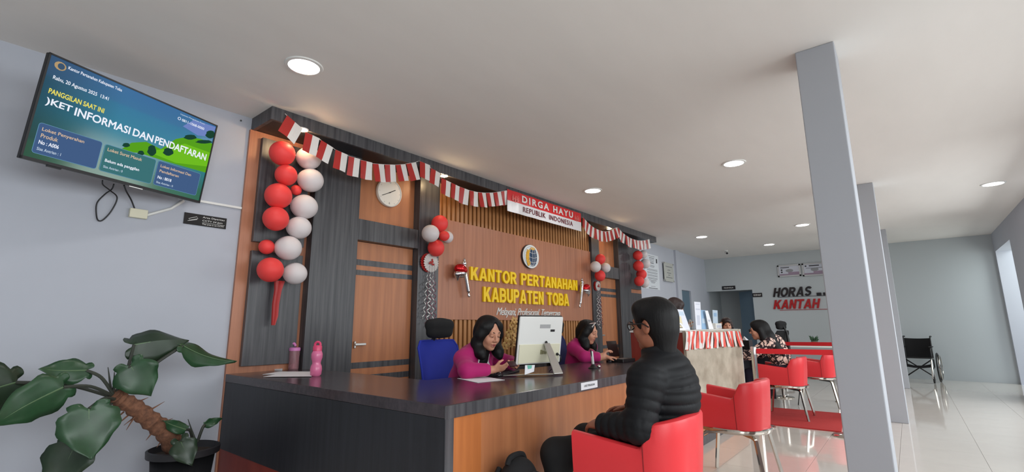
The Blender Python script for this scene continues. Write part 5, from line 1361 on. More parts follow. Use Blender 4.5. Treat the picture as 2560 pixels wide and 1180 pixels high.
# ================================================================== PLANT
YP = 3.86
pc = Vector((1.255, 3.91, 0))
pl = thing('potted_philodendron', 'leaning potted plant with large arrow-shaped leaves beside the counter', 'plant', pc)
MB().lathe([(0.135, 0), (0.15, 0.02), (0.185, 0.36), (0.21, 0.365), (0.213, 0.405), (0.20, 0.41), (0.19, 0.37), (0.185, 0.36), (0, 0.355)], pc, 36).build('pot', POT, pl, True)
MB().lathe([(0, 0.362), (0.186, 0.362), (0.186, 0.366), (0, 0.37)], pc, 30).build('soil', SOIL, pl)
tr = spline([(pc.x - 0.03, pc.y, 0.36), PY(418, 1085, YP + 0.02), PY(378, 1052, YP), PY(335, 1018, YP - 0.03), PY(298, 996, YP - 0.04), PY(283, 985, YP - 0.05)], 7)
nT = len(tr); tb = MB(); tb.tube(tr, [0.062 - 0.024 * i / nT + 0.006 * math.sin(i * 1.9) for i in range(nT)], 24); tb.build('trunk', TRUNK, pl, True)
rnd = random.Random(2)
for k in range(20):
    i = rnd.randrange(6, nT - 3); p = tr[i]; a = rnd.uniform(0, 6.28); d_ = Vector((math.cos(a), -abs(math.sin(a)) * 0.6, math.sin(a + 1)))
    MB().tube([p + d_ * 0.035, p + d_ * (0.055 + rnd.random() * 0.05) + Vector((0, 0, -0.01))], [0.006, 0.0012], 5).build('aerial_root', TRUNK, pl)
crown = tr[-1]
LPROF = [(0.0, 0.30), (0.06, 0.42), (0.16, 0.5), (0.32, 0.5), (0.5, 0.42), (0.68, 0.30), (0.82, 0.17), (0.93, 0.06), (1.0, 0.0)]
def leaf(base, tip, width, side, m, bend=0.0, fold=0.15, lobes=0.22, wave=0.012, seed=0, pet=None):
    """base, tip: points; side: direction across the blade"""
    base, tip = Vector(base), Vector(tip); ax = tip - base; L = ax.length; ax.normalize()
    sd = Vector(side); sd = (sd - ax * sd.dot(ax)).normalized(); nr = ax.cross(sd); rn = random.Random(seed)
    vs, fs = [], []; NS = 3
    def pt(t, s, w): 
        off = s * w * width
        return base + ax * (L * t) + sd * off + nr * (bend * L * math.sin(math.pi * max(0, min(1, t))) + fold * abs(off) + wave * math.sin(9 * t + 3 * (s > 0) + seed) * abs(s) * abs(s))
    rows = []
    ts = [p[0] for p in LPROF]; ws = [p[1] for p in LPROF]
    T = np.linspace(0, 1, 15)
    for t in T:
        w = float(np.interp(t, ts, ws)); w *= 1 + 0.05 * math.sin(17 * t + seed)
        rows.append(len(vs))
        for k in range(-NS, NS + 1): vs.append(pt(t, k / NS, w))
    n = 2 * NS + 1
    for r in range(len(T) - 1):
        for k in range(n - 1): q = rows[r] + k; fs.append((q, q + 1, q + n + 1, q + n))
    for s in (-1, 1):     # rear lobes of the arrow-shaped blade
        inner = [rows[0] + NS + s * 1]; prev = [rows[0] + NS + s * k for k in (0, 1, 2, 3)]
        for j, (t, i0, o0) in enumerate(((-0.35, 0.06, 0.33), (-0.7, 0.09, 0.33), (-0.92, 0.12, 0.27), (-1.0, 0.16, 0.22))):
            cur = []
            for k in range(4):
                w = i0 + (o0 - i0) * k / 3; cur.append(len(vs)); vs.append(pt(t * lobes, s, w))
            for k in range(3): fs.append((prev[k], prev[k + 1], cur[k + 1], cur[k]) if s > 0 else (prev[k + 1], prev[k], cur[k], cur[k + 1]))
            prev = cur
    o = MB().add(vs, fs).build('leaf', m, pl, True)
    so = o.modifiers.new('thickness', 'SOLIDIFY'); so.thickness = 0.0025
    MB().tube([pt(t, 0, 0) - nr * 0.001 for t in np.linspace(0, 0.97, 9)], [0.005 * (1 - 0.8 * t) for t in np.linspace(0, 1, 9)], 5).build('midrib', mat('leaf_rib', (92, 118, 84), 0.5), o)
    if pet: MB().tube(spline([pet, (Vector(pet) + base) / 2 + Vector((0, -0.01, 0.03)), base]), 0.0095, 7).build('petiole', STEM, pl, True)
def pp(x, y, d=0.0): return PY(x, y, YP + d)
rr = _r
leaf(pp(335, 862, 0.02), pp(472, 852, 0.05), 0.24, (0.12, 0.55, 0.85), LEAF2, bend=0.10, fold=-0.55, seed=1, pet=pp(302, 995, -0.02), lobes=0.14)
leaf(pp(458, 864, 0.0), pp(590, 905, 0.08), 0.17, (0.2, 0.6, 0.75), LEAF, bend=-0.08, fold=-0.35, seed=2, pet=pp(296, 992, -0.03), lobes=0.10)
leaf(pp(326, 914, -0.10), pp(378, 990, -0.12), 0.235, (0.75, -0.2, 0.5), LEAF, bend=0.05, fold=0.10, seed=3, pet=pp(290, 985, -0.04), lobes=0.18)
leaf(pp(216, 926, -0.05), pp(96, 922, -0.10), 0.15, (0.1, 0.35, 0.95), LEAF, bend=0.10, fold=0.15, seed=4, pet=crown, lobes=0.16)
leaf(pp(158, 968, -0.15), pp(-20, 1066, -0.30), 0.23, (0.3, 0.2, 0.93), LEAF, bend=0.08, fold=0.12, seed=5, pet=crown + Vector((0, 0, -0.01)), lobes=0.16)
leaf(pp(40, 956, 0.06), pp(-110, 1000, -0.05), 0.27, (0.2, 0.3, 0.95), LEAF2, bend=0.08, fold=0.15, seed=6, pet=crown + Vector((0, 0.02, -0.02)))
leaf(pp(222, 1022, -0.20), pp(228, 1150, -0.28), 0.285, (0.97, -0.1, 0.1), LEAF, bend=-0.06, fold=0.10, seed=7, pet=crown + Vector((0.01, -0.02, -0.03)), lobes=0.14)
leaf(pp(188, 1112, -0.14), pp(130, 1225, -0.18), 0.25, (0.75, -0.2, 0.45), LEAF2, bend=-0.05, fold=0.10, seed=8, lobes=0.14, pet=crown + Vector((0.0, 0.0, -0.05)))
leaf(pp(464, 1074, -0.05), pp(406, 1052, -0.08), 0.085, (0.2, 0.3, 0.9), LEAF, bend=0.05, seed=9, pet=pp(482, 1102, 0.0), lobes=0.05)
leaf(pp(512, 1062, 0.0), pp(556, 1046, 0.03), 0.06, (0.0, 0.3, 0.9), LEAF, bend=0.05, seed=10, pet=pp(494, 1104, 0.0), lobes=0.05)
leaf(pp(452, 1104, -0.17), pp(480, 1165, -0.23), 0.15, (0.9, -0.2, 0.2), LEAF2, bend=0.05, seed=11, pet=pp(470, 1100, -0.1))
for a, b in (((278, 980), (270, 918)), ((284, 978), (286, 930)), ((489, 1104), (470, 1048))): MB().tube([pp(*a, -0.03), pp(*b, -0.03)], [0.008, 0.002], 6).build('spear_shoot', STEM, pl, True)

# ================================================================== PEOPLE
from mathutils.bvhtree import BVHTree
V3 = lambda *a: np.array(a, float)
def unit(v): v = np.array(v, float); return v / np.linalg.norm(v)
def frame(fwd, roll=0.0):
    f = unit(fwd); r = unit(np.cross(f, V3(0, 0, 1))); u = np.cross(r, f)
    r, u = r * math.cos(roll) + u * math.sin(roll), u * math.cos(roll) - r * math.sin(roll)
    return np.stack([r, f, u], 1)
def lerp(a, b, t): return np.array(a, float) * (1 - t) + np.array(b, float) * t
LP = lambda p: np.array(p, float)

def add_head(F, c, R, s):
    P = lambda *l: c + R @ (np.array(l) * s)
    E = lambda l, r, k=0.012, sub=False: F.ell(P(*l), np.array(r) * s, R, k=k * s, sub=sub)
    C = lambda a, b, ra, rb, k=0.01, sub=False: F.cap(P(*a), P(*b), ra * s, rb * s, k=k * s, sub=sub)
    E((0, -0.018, 0.032), (0.074, 0.094, 0.084)); E((0, 0.026, -0.03), (0.060, 0.064, 0.082), 0.03)
    E((0, 0.060, -0.094), (0.026, 0.022, 0.018), 0.025)
    for x in (-1, 1):
        E((x * 0.036, 0.060, -0.030), (0.024, 0.022, 0.026), 0.02)
        E((x * 0.046, 0.010, -0.070), (0.018, 0.034, 0.026), 0.03)
    C((-0.034, 0.080, 0.026), (0.034, 0.080, 0.026), 0.011, 0.011, 0.02)
    for x in (-1, 1): E((x * 0.031, 0.099, 0.006), (0.015, 0.012, 0.010), 0.016, True)
    for x in (-1, 1): E((x * 0.031, 0.080, 0.006), (0.0135, 0.011, 0.0095), 0.006)
    C((0, 0.090, 0.014), (0, 0.107, -0.022), 0.0075, 0.0105, 0.012)
    for x in (-1, 1): E((x * 0.011, 0.096, -0.028), (0.009, 0.010, 0.008), 0.008)
    C((-0.016, 0.086, -0.054), (0.016, 0.086, -0.054), 0.0065, 0.0065, 0.006); C((-0.012, 0.086, -0.066), (0.012, 0.086, -0.066), 0.0075, 0.0075, 0.006)
    E((0, 0.088, -0.060), (0.026, 0.014, 0.0025), 0.003, True) if s > 0.9 else None
    for x in (-1, 1):
        E((x * 0.078, -0.010, -0.008), (0.011, 0.021, 0.035), 0.008); E((x * 0.087, -0.004, -0.002), (0.006, 0.011, 0.019), 0.006, True)

def add_hand(F, w, d, n, s, side, curl=0.5, spread=0.12, thumb=0.5):
    """w wrist, d hand direction, n palm normal (fingers bend towards it), side +1: thumb on +across"""
    d = unit(d); n = np.array(n, float); n = unit(n - d * (n @ d)); ac = np.cross(d, n) * side
    Rm = np.stack([ac, d, n], 1)
    F.cap(w - d * 0.02, w + d * 0.02, 0.027 * s, 0.026 * s, k=0.012)
    F.ell(w + d * 0.052 * s, V3(0.039, 0.050, 0.0155) * s, Rm, k=0.014)
    for i, (o, L) in enumerate(((0.028, 0.070), (0.0095, 0.080), (-0.0095, 0.074), (-0.027, 0.058))):
        p = w + d * (0.088 - 0.006 * abs(i - 1)) * s + ac * o * s; a = 0.15; dd = unit(d + ac * o * spread * 12)
        ca = curl * (1 + 0.12 * i)
        for seg, (fr, r0, r1) in enumerate(((0.45, 0.0095, 0.0088), (0.31, 0.0088, 0.008), (0.24, 0.008, 0.0068))):
            a += ca * (0.5 if seg == 0 else 0.75)
            q = p + (dd * math.cos(a) + n * math.sin(a)) * L * fr * s
            F.cap(p, q, r0 * s, r1 * s, k=0.004); p = q
    p = w + d * 0.022 * s + ac * 0.028 * s; q = p + unit(d * 0.65 + ac * 0.65 + n * thumb * 0.6) * 0.045 * s; e = q + unit(d * 0.95 + ac * 0.1 + n * thumb * 0.7) * 0.032 * s
    F.cap(p, q, 0.013 * s, 0.0105 * s, k=0.012); F.cap(q, e, 0.0105 * s, 0.008 * s, k=0.005)

def add_torso(F, J, R, s, g=0.0, female=False, mod=None):
    E = lambda c, r, k=0.06: F.ell(LP(c), V3(*r) * s + g, R, k=k, mod=mod)
    E(J['pelvis'], (0.165, 0.125, 0.11)); E(J['belly'], (0.140, 0.108, 0.15)); E(J['chest'], (0.155, 0.108, 0.17))
    if female:
        for x in (-1, 1): F.ell(LP(J['chest']) + R @ (V3(x * 0.065, 0.085, -0.02) * s), V3(0.06, 0.055, 0.065) * s + g, R, k=0.04, mod=mod)
    for a in ('L', 'R'): F.cap(lerp(J['sho' + a], J['neck'], 0.85), J['sho' + a], 0.066 * s + g, 0.056 * s + g, k=0.05, mod=None)
def add_arm(F, J, a, s, g=0.0, end=1.0, m1=None, m2=None):
    F.cap(J['sho' + a], J['elb' + a], 0.054 * s + g, 0.043 * s + g, k=0.03, mod=m1)
    F.cap(J['elb' + a], lerp(J['elb' + a], J['wri' + a], end), 0.043 * s + g, (0.043 + (0.028 - 0.043) * end) * s + g, k=0.03, mod=m2)
def add_leg(F, J, a, s, g=0.0, feet=True):
    F.cap(J['hip' + a], J['kne' + a], 0.088 * s + g, 0.060 * s + g, k=0.05); F.cap(J['kne' + a], J['ank' + a], 0.058 * s + g, 0.040 * s + g, k=0.03)
    if feet: F.cap(J['ank' + a], LP(J['ank' + a]) + LP(J['toe']) * 0.17 + V3(0, 0, -0.045), 0.038 * s, 0.030 * s, k=0.02)
def seated_legs(J, fwd, s, seat=0.60, knee=0.56, reach=0.46, spread=0.10, p=None):
    f = unit((fwd[0], fwd[1], 0)); r = np.cross(f, V3(0, 0, 1)); p = LP(J['pelvis'])
    J['toe'] = f
    for a, sg_ in (('L', -1), ('R', 1)):
        J['hip' + a] = p + r * sg_ * 0.09; k = p + f * reach + r * sg_ * spread; k[2] = knee
        J['kne' + a] = k; an = k + f * 0.03; an[2] = 0.085; J['ank' + a] = an

class Face:
    """details that lie on the finished skin"""
    def __init__(self, body, c, R, s, par):
        me = body.data; mw = np.array([v.co[:] for v in me.vertices])
        sel = np.linalg.norm(mw - c, axis=1) < 0.2 * s
        keep = [tuple(p.vertices) for p in me.polygons if sel[p.vertices[0]] and sel[p.vertices[2]]]
        self.bvh = BVHTree.FromPolygons([tuple(v) for v in mw], keep); self.c, self.R, self.s, self.par = c, R, s, par
    def pt(self, x, z, lift=0.001):
        o = self.c + self.R @ (V3(x, 0.25, z) * self.s); h = self.bvh.ray_cast(Vector(o), Vector(-self.R[:, 1]), 0.4)
        p = np.array(h[0]) if h[0] is not None else o - self.R[:, 1] * 0.17 * self.s
        return Vector(p + self.R[:, 1] * lift)
    def line(self, name, pts, r, m, lift=0.001, seg=6):
        P = spline([self.pt(x, z, lift) for x, z in pts], 4); n = len(P)
        return MB().tube(P, [r * self.s * (0.45 + 0.55 * math.sin(math.pi * min(0.98, max(0.02, i / (n - 1))))) for i in range(n)], seg).build(name, m, self.par, True)
    def face(self, lip, brow=HAIR, closed=True):
        for x in (-1, 1):
            self.line('eyebrow', [(x * 0.015, 0.030), (x * 0.03, 0.033), (x * 0.047, 0.026)], 0.0030, brow, 0.0005)
            self.line('eyelid', [(x * 0.018, 0.004), (x * 0.031, 0.0 if closed else 0.009), (x * 0.046, 0.005)], 0.0024, HAIR, 0.0002)
            if not closed:
                MB().ell(self.pt(x * 0.031, 0.004, 0.0), (0.006 * self.s,) * 3, 10, 6).build('eye', HAIR, self.par, True)
        self.line('upper_lip', [(-0.021, -0.059), (-0.008, -0.055), (0, -0.0565), (0.008, -0.055), (0.021, -0.059)], 0.0042, lip, -0.0015)
        self.line('lower_lip', [(-0.019, -0.061), (0, -0.067), (0.019, -0.061)], 0.0052, lip, -0.002)

def hair_cap(F, c, R, s, g=0.0, nape=0.074, top=0.094):
    P = lambda *l: c + R @ (np.array(l) * s)
    F.ell(P(0, -0.020, 0.036), V3(0.083 + g, 0.104 + g, top + g) * s, R, k=0.02)
    F.ell(P(0, -0.050, -0.012), V3(nape + g, nape, 0.085) * s, R, k=0.03)
    return P

def person(name, label):
    return thing(name, label, 'person')

# ---------------------------------------------------------------- man in the black jacket
def build_man():
    s = 1.06; fwd = V3(-0.06, 1, 0); Rt = frame(fwd)
    J = dict(pelvis=V3(2.46, 1.06, 0.615), belly=V3(2.455, 1.03, 0.745), chest=V3(2.46, 0.978, 0.868), neck=V3(2.437, 1.008, 1.010),
             shoL=V3(2.250, 1.015, 0.945), shoR=V3(2.655, 1.015, 0.945), elbL=V3(2.195, 1.03, 0.735), elbR=V3(2.715, 1.05, 0.73), wriL=V3(2.225, 1.235, 0.715), wriR=V3(2.66, 1.30, 0.73))
    seated_legs(J, fwd, s, knee=0.545, reach=0.50, spread=0.17)
    J['kneL'] = V3(2.25, 1.545, 0.53); J['ankL'] = V3(2.26, 1.49, 0.085); J['ankR'][1] = 1.49
    root = person('person', 'man in black quilted jacket and glasses sitting in the nearest red chair'); root.location = (2.46, 1.06, 0)
    hc = V3(2.425, 1.035, 1.200); R = frame(V3(0.17, 0.985, -0.06)); hs = 1.09
    F = Field(0.006)
    add_torso(F, J, Rt, s)
    F.cap(J['neck'] - V3(0, 0, 0.03), hc + R @ V3(0, -0.025, -0.05), 0.062, 0.058, k=0.03)
    add_head(F, hc, R, hs)
    for a in 'LR':
        add_arm(F, J, a, s); add_leg(F, J, a, s)
    add_hand(F, J['wriL'], V3(0.25, 1, -0.05), V3(0.4, 0, -1), 1.0, -1, 0.45)
    add_hand(F, J['wriR'], V3(-0.25, 1, -0.05), V3(-0.4, 0, -1), 1.0, 1, 0.45)
    body = F.build('body', SKIN2, root)
    fc = Face(body, hc, R, hs, root); fc.face(LIP2, closed=False)
    H = Field(0.005); P = hair_cap(H, hc, R, hs, g=0.006, nape=0.062)
    H.ell(P(0, 0.040, 0.082), V3(0.072, 0.055, 0.048) * hs, R, k=0.03)
    H.ell(P(0, 0.115, -0.045), V3(0.125, 0.080, 0.098) * hs, R, k=0.004, sub=True)          # face
    H.ell(P(0, 0.02, -0.135), V3(0.12, 0.10, 0.09) * hs, R, k=0.01, sub=True)              # jaw and neck front
    for x in (-1, 1): H.ell(P(x * 0.085, 0.005, -0.02), V3(0.024, 0.036, 0.050) * hs, R, k=0.008, sub=True)     # round the ears
    H.cap(P(0, -0.052, -0.03), P(0, -0.040, -0.135), 0.070, 0.058, k=0.03)
    H.ell(P(0, 0.045, -0.135), V3(0.12, 0.075, 0.11) * hs, R, k=0.006, sub=True)
    H.cut(P(0, 0, -0.135), R @ V3(0, 0.0, -1)); H.build('hair', HAIR, root)
    # glasses
    g = MB()
    for x in (-1, 1):
        g.tube([P(x * 0.034 + 0.028 * math.cos(a), 0.112 - 0.010 * abs(math.cos(a)), 0.004 + 0.020 * math.sin(a)) for a in np.linspace(0, 2 * math.pi, 21)[:-1]], 0.0026, 6, closed=True)
        g.tube([P(x * 0.062, 0.104, 0.010), P(x * 0.082, 0.07, 0.010), P(x * 0.087, 0.0, 0.008), P(x * 0.087, -0.03, -0.010)], 0.0032, 6)
    g.tube([P(-0.007, 0.112, 0.008), P(0, 0.115, 0.011), P(0.007, 0.112, 0.008)], 0.0026, 6)
    gl = g.build('glasses', BLK, root, True)
    for x in (-1, 1): MB().ell(P(x * 0.034, 0.109, 0.004), V3(0.027, 0.0012, 0.019) * hs, 16, 6, Matrix(R.tolist())).build('lens', GLASSY, gl, True)
    # quilted jacket
    puff = lambda per, amp: (lambda t, x, y, z: amp * (np.abs(np.sin(np.pi * t / per)) ** 0.6 - 0.7))
    zp_ = lambda per, amp: (lambda t, x, y, z: amp * (np.sqrt(np.abs(np.sin(np.pi * (z + 0.12 * np.abs(x - 2.45) * (z > 0.9)) / per)) + 1e-4) - 0.72))
    K = Field(0.006); gq = 0.024
    add_torso(K, J, Rt, s, gq, mod=zp_(0.046, 0.009))
    for a in 'LR': add_arm(K, J, a, s, gq + 0.004, 0.94, puff(0.048, 0.008), puff(0.048, 0.008))
    nb = J['neck']
    K.cap(nb + V3(0, 0.0, 0.0), nb + V3(-0.005, 0.02, 0.10), 0.088, 0.082, k=0.02, mod=puff(0.05, 0.006))
    ct = nb + V3(0, 0, 0.088); K.cut(ct, V3(0, 0.22, 1))
    K.ell(nb + V3(0, 0.03, 0.10), V3(0.068, 0.074, 0.05), None, k=0.006, sub=True)
    K.cut(V3(0, 0, 0.535), V3(0, 0, -1))
    jk = K.build('jacket', PUFF, root)
    for a in 'LR':
        w_ = lerp(J['elb' + a], J['wri' + a], 0.93); d_ = unit(J['wri' + a] - J['elb' + a])
        MB().cyl(Vector(w_ - d_ * 0.01), Vector(w_ + d_ * 0.03), 0.047, 0.043, 20).build('cuff', BLKF, root, True)
    MB().obox(Vector(nb + V3(0.035, -0.098, 0.005)), (0.045, 0.012, 0), (0, 0.006, 0.022), (0, -0.004, 0)).build('back_tag', STEEL, jk)
    T = Field(0.008)
    T.ell(J['pelvis'] + V3(0, 0, -0.01), V3(0.185, 0.15, 0.10), Rt, k=0.05)
    for a in 'LR': add_leg(T, J, a, s, 0.016, False)
    T.cut(V3(0, 0, 0.06), V3(0, 0, -1)); T.build('trousers', TROU, root)
    for a in 'LR':
        an = J['ank' + a]; Field(0.006).cap(an + V3(0, -0.03, -0.035), an + J['toe'] * 0.19 + V3(0, 0, -0.05), 0.042, 0.034, k=0.01).cut(V3(0, 0, 0.003), V3(0, 0, -1)).build('shoe', BLK, root)
build_man()

# ---------------------------------------------------------------- clerks in magenta jackets
def build_clerk(label, J, fwd, hc, hfwd, hs, hands, blouse_shift, res, long_hair, hair_side, s=0.94, head_roll=0.0, lanyard=False, clips=False):
    Rt = frame(fwd); root = person('person', label); root.location = (J['pelvis'][0], J['pelvis'][1], 0)
    seated_legs(J, fwd, s, knee=0.54, reach=0.42)
    R = frame(hfwd, head_roll); P = lambda *l: hc + R @ (np.array(l) * hs)
    F = Field(res); add_torso(F, J, Rt, s, 0, True)
    F.cap(J['neck'] - V3(0, 0, 0.03), P(0, -0.03, -0.06), 0.050, 0.048, k=0.03); add_head(F, hc, R, hs)
    for a in 'LR':
        add_arm(F, J, a, s); add_leg(F, J, a, s)
        d, n, sd, cu = hands[a]; add_hand(F, LP(J['wri' + a]), d, n, 0.95, sd, cu)
    body = F.build('body', SKIN, root)
    fc = Face(body, hc, R, hs, root); fc.face(LIP)
    # blouse
    Bz = Field(0.008); add_torso(Bz, J, Rt, s, 0.008, True); Bz.cut(LP(J['neck']) + Rt @ V3(0, 0.02, -0.02), V3(0, 0, 1) + Rt[:, 1] * 0.75); Bz.cut(V3(0, 0, 0.54), V3(0, 0, -1)); Bz.build('blouse', mat('white_blouse', (226, 222, 226), 0.8), root)
    # jacket, open in a V
    K = Field(res + 0.0005); add_torso(K, J, Rt, s, 0.020, True)
    for a in 'LR': add_arm(K, J, a, s, 0.017, hands.get('sleeve', 0.86))
    ch = LP(J['chest']); c0 = ch + Rt @ V3(blouse_shift, 0.185, -0.11); c1 = LP(J['neck']) + Rt @ V3(0, 0.06, 0.05)
    K.cap(c0, c1, 0.065, 0.095, k=0.008, sub=True)
    K.cap(LP(J['neck']) + V3(0, 0, 0.0), LP(J['neck']) + V3(0, 0, 0.12), 0.062, 0.075, k=0.008, sub=True)
    K.cut(V3(0, 0, 0.54), V3(0, 0, -1)); K.build('jacket', MAG, root)
    T = Field(0.01); T.ell(LP(J['pelvis']) + V3(0, 0, -0.01), V3(0.18, 0.145, 0.10), Rt, k=0.05)
    for a in 'LR': add_leg(T, J, a, s, 0.014, False)
    T.cut(V3(0, 0, 0.06), V3(0, 0, -1)); T.build('trousers', TROU, root)
    # hair, parted, over the shoulders
    H = Field(0.005); hair_cap(H, hc, R, hs, g=0.002, top=0.086)
    H.ell(P(0, 0.012, 0.072), V3(0.070, 0.052, 0.044) * hs, R, k=0.03)
    for x in (-1, 1):
        z_end = long_hair[0 if x < 0 else 1]
        pts = [P(x * 0.070, 0.02, 0.05), P(x * 0.084, 0.012, -0.01), P(x * 0.088, -0.004, -0.075)]
        e1 = hc + V3(0, 0, -0.15) + R[:, 0] * x * 0.088 + Rt[:, 1] * 0.01; e2 = hc + V3(0, 0, z_end) + R[:, 0] * x * 0.085 + Rt[:, 1] * 0.03
        for a_, b_, r0, r1 in ((pts[0], pts[1], 0.030, 0.031), (pts[1], pts[2], 0.031, 0.034), (pts[2], e1, 0.034, 0.036), (e1, e2, 0.036, 0.020)): H.cap(a_, b_, r0 * hs, r1 * hs, k=0.04)
    H.cap(P(0, -0.06, -0.02), hc - Rt[:, 1] * 0.09 + V3(0, 0, -0.20), 0.075, 0.065, k=0.03)
    H.ell(P(0, 0.112, -0.042), V3(0.062, 0.078, 0.098) * hs, R, k=0.010, sub=True)
    H.ell(P(0, 0.112, 0.036), V3(0.056, 0.056, 0.058) * hs, R, k=0.012, sub=True)
    H.ell(P(0.0, 0.095, 0.082), V3(0.020, 0.045, 0.030) * hs, R, k=0.02, sub=True)
    H.build('hair', HAIR, root)
    if clips:
        MB().tube([P(x, 0.055 - 0.6 * x * x * 10, 0.112 - 4.5 * x * x) for x in np.linspace(-0.075, 0.075, 15)], 0.006, 6).build('headband', mat('pearl_band', (150, 120, 112), 0.3), root, True)
        for k in range(4): MB().ell(P(0.02 + 0.014 * k, 0.062, 0.110 - 0.012 * k), 0.008, 10, 6).build('pearl', F_WHT, root, True)
    return root, P, R
# left clerk
sR = LP(PY(1177, 886, 2.66)); 
J = dict(pelvis=V3(2.86, 2.90, 0.61), belly=V3(2.85, 2.83, 0.76), chest=V3(2.84, 2.745, 0.885), neck=V3(2.835, 2.655, 1.015),
         shoR=V3(2.665, 2.665, 0.955), shoL=V3(3.02, 2.735, 0.965), elbR=LP(PY(1166, 926, 2.53)), elbL=V3(3.10, 2.56, 0.90), wriR=LP(PZ(1232, 924, 0.888)), wriL=LP(PZ(1279, 910, 0.905)))
hcW = V3(2.832, 2.560, 1.150)
build_clerk('woman in magenta jacket looking down at a phone beside the white computer', J, V3(-0.02, -1, 0), hcW, V3(-0.17, -1, -0.36), 1.07,
            {'R': (V3(0.75, -0.55, 0.12), V3(0.35, 0.7, 0.75), 1, 0.45), 'L': (V3(-0.2, -0.9, -0.05), V3(-0.7, 0.1, 0.4), -1, 0.6), 'sleeve': 0.72}, -0.01, 0.0055, (-0.185, -0.18), 0)
ph = LP(PZ(1287, 917, 0.915)); t = thing('mobile_phone', 'dark red phone in the hands of the left clerk', 'phone', ph)
MB().obox(Vector(ph) - Vector((0.03, -0.02, 0.0)), (0.05, -0.03, 0), (0.03, 0.055, 0.03), (-0.003, -0.003, 0.007)).build('body', mat('phone_dark_red', (52, 18, 26), 0.3), t, bevel=0.003)
# right clerk
J = dict(pelvis=V3(4.72, 2.98, 0.61), belly=V3(4.70, 2.93, 0.76), chest=V3(4.68, 2.88, 0.895), neck=V3(4.65, 2.80, 1.03),
         shoR=V3(4.50, 2.83, 0.965), shoL=V3(4.86, 2.83, 0.965), elbR=V3(4.42, 2.66, 0.885), elbL=V3(4.93, 2.66, 0.89), wriR=V3(4.55, 2.48, 0.875), wriL=LP(PY(1502, 892, 2.52)))
J['elbL'] = LP(PY(1478, 905, 2.66)); J['elbL'][2] = max(J['elbL'][2], 0.885)
build_clerk('woman in magenta jacket with a hair band reaching towards the tablet', J, V3(0.08, -1, 0), V3(4.615, 2.715, 1.135), V3(0.08, -1, -0.30), 1.04,
            {'R': (V3(0.5, -0.8, 0), V3(0, 0, -1), -1, 0.5), 'L': (V3(0.55, -0.45, 0.62), V3(0.5, -0.6, -0.5), 1, 0.55), 'sleeve': 0.62}, 0.01, 0.007, (-0.20, -0.10), 0, clips=True)

# ---------------------------------------------------------------- woman in floral blouse
def floral():
    m = bpy.data.materials.new('floral_print'); m.use_nodes = True; nt = m.node_tree; b = nt.nodes['Principled BSDF']; b.inputs['Roughness'].default_value = 0.8
    tc = nt.nodes.new('ShaderNodeTexCoord'); nz = nt.nodes.new('ShaderNodeTexNoise'); nz.inputs['Scale'].default_value = 14; mx_ = nt.nodes.new('ShaderNodeMixRGB'); mx_.inputs[0].default_value = 0.12
    vo = nt.nodes.new('ShaderNodeTexVoronoi'); vo.feature = 'DISTANCE_TO_EDGE'; vo.inputs['Scale'].default_value = 17
    rp = nt.nodes.new('ShaderNodeValToRGB'); rp.color_ramp.elements[0].color = srgb(34, 16, 26); rp.color_ramp.elements[0].position = 0.10; rp.color_ramp.elements[1].color = srgb(232, 200, 186); rp.color_ramp.elements[1].position = 0.16
    nt.links.new(tc.outputs['Object'], mx_.inputs[1]); nt.links.new(tc.outputs['Object'], nz.inputs['Vector']); nt.links.new(nz.outputs['Color'], mx_.inputs[2]); nt.links.new(mx_.outputs[0], vo.inputs['Vector'])
    nt.links.new(vo.outputs['Distance'], rp.inputs[0]); nt.links.new(rp.outputs[0], b.inputs['Base Color'])
    return m
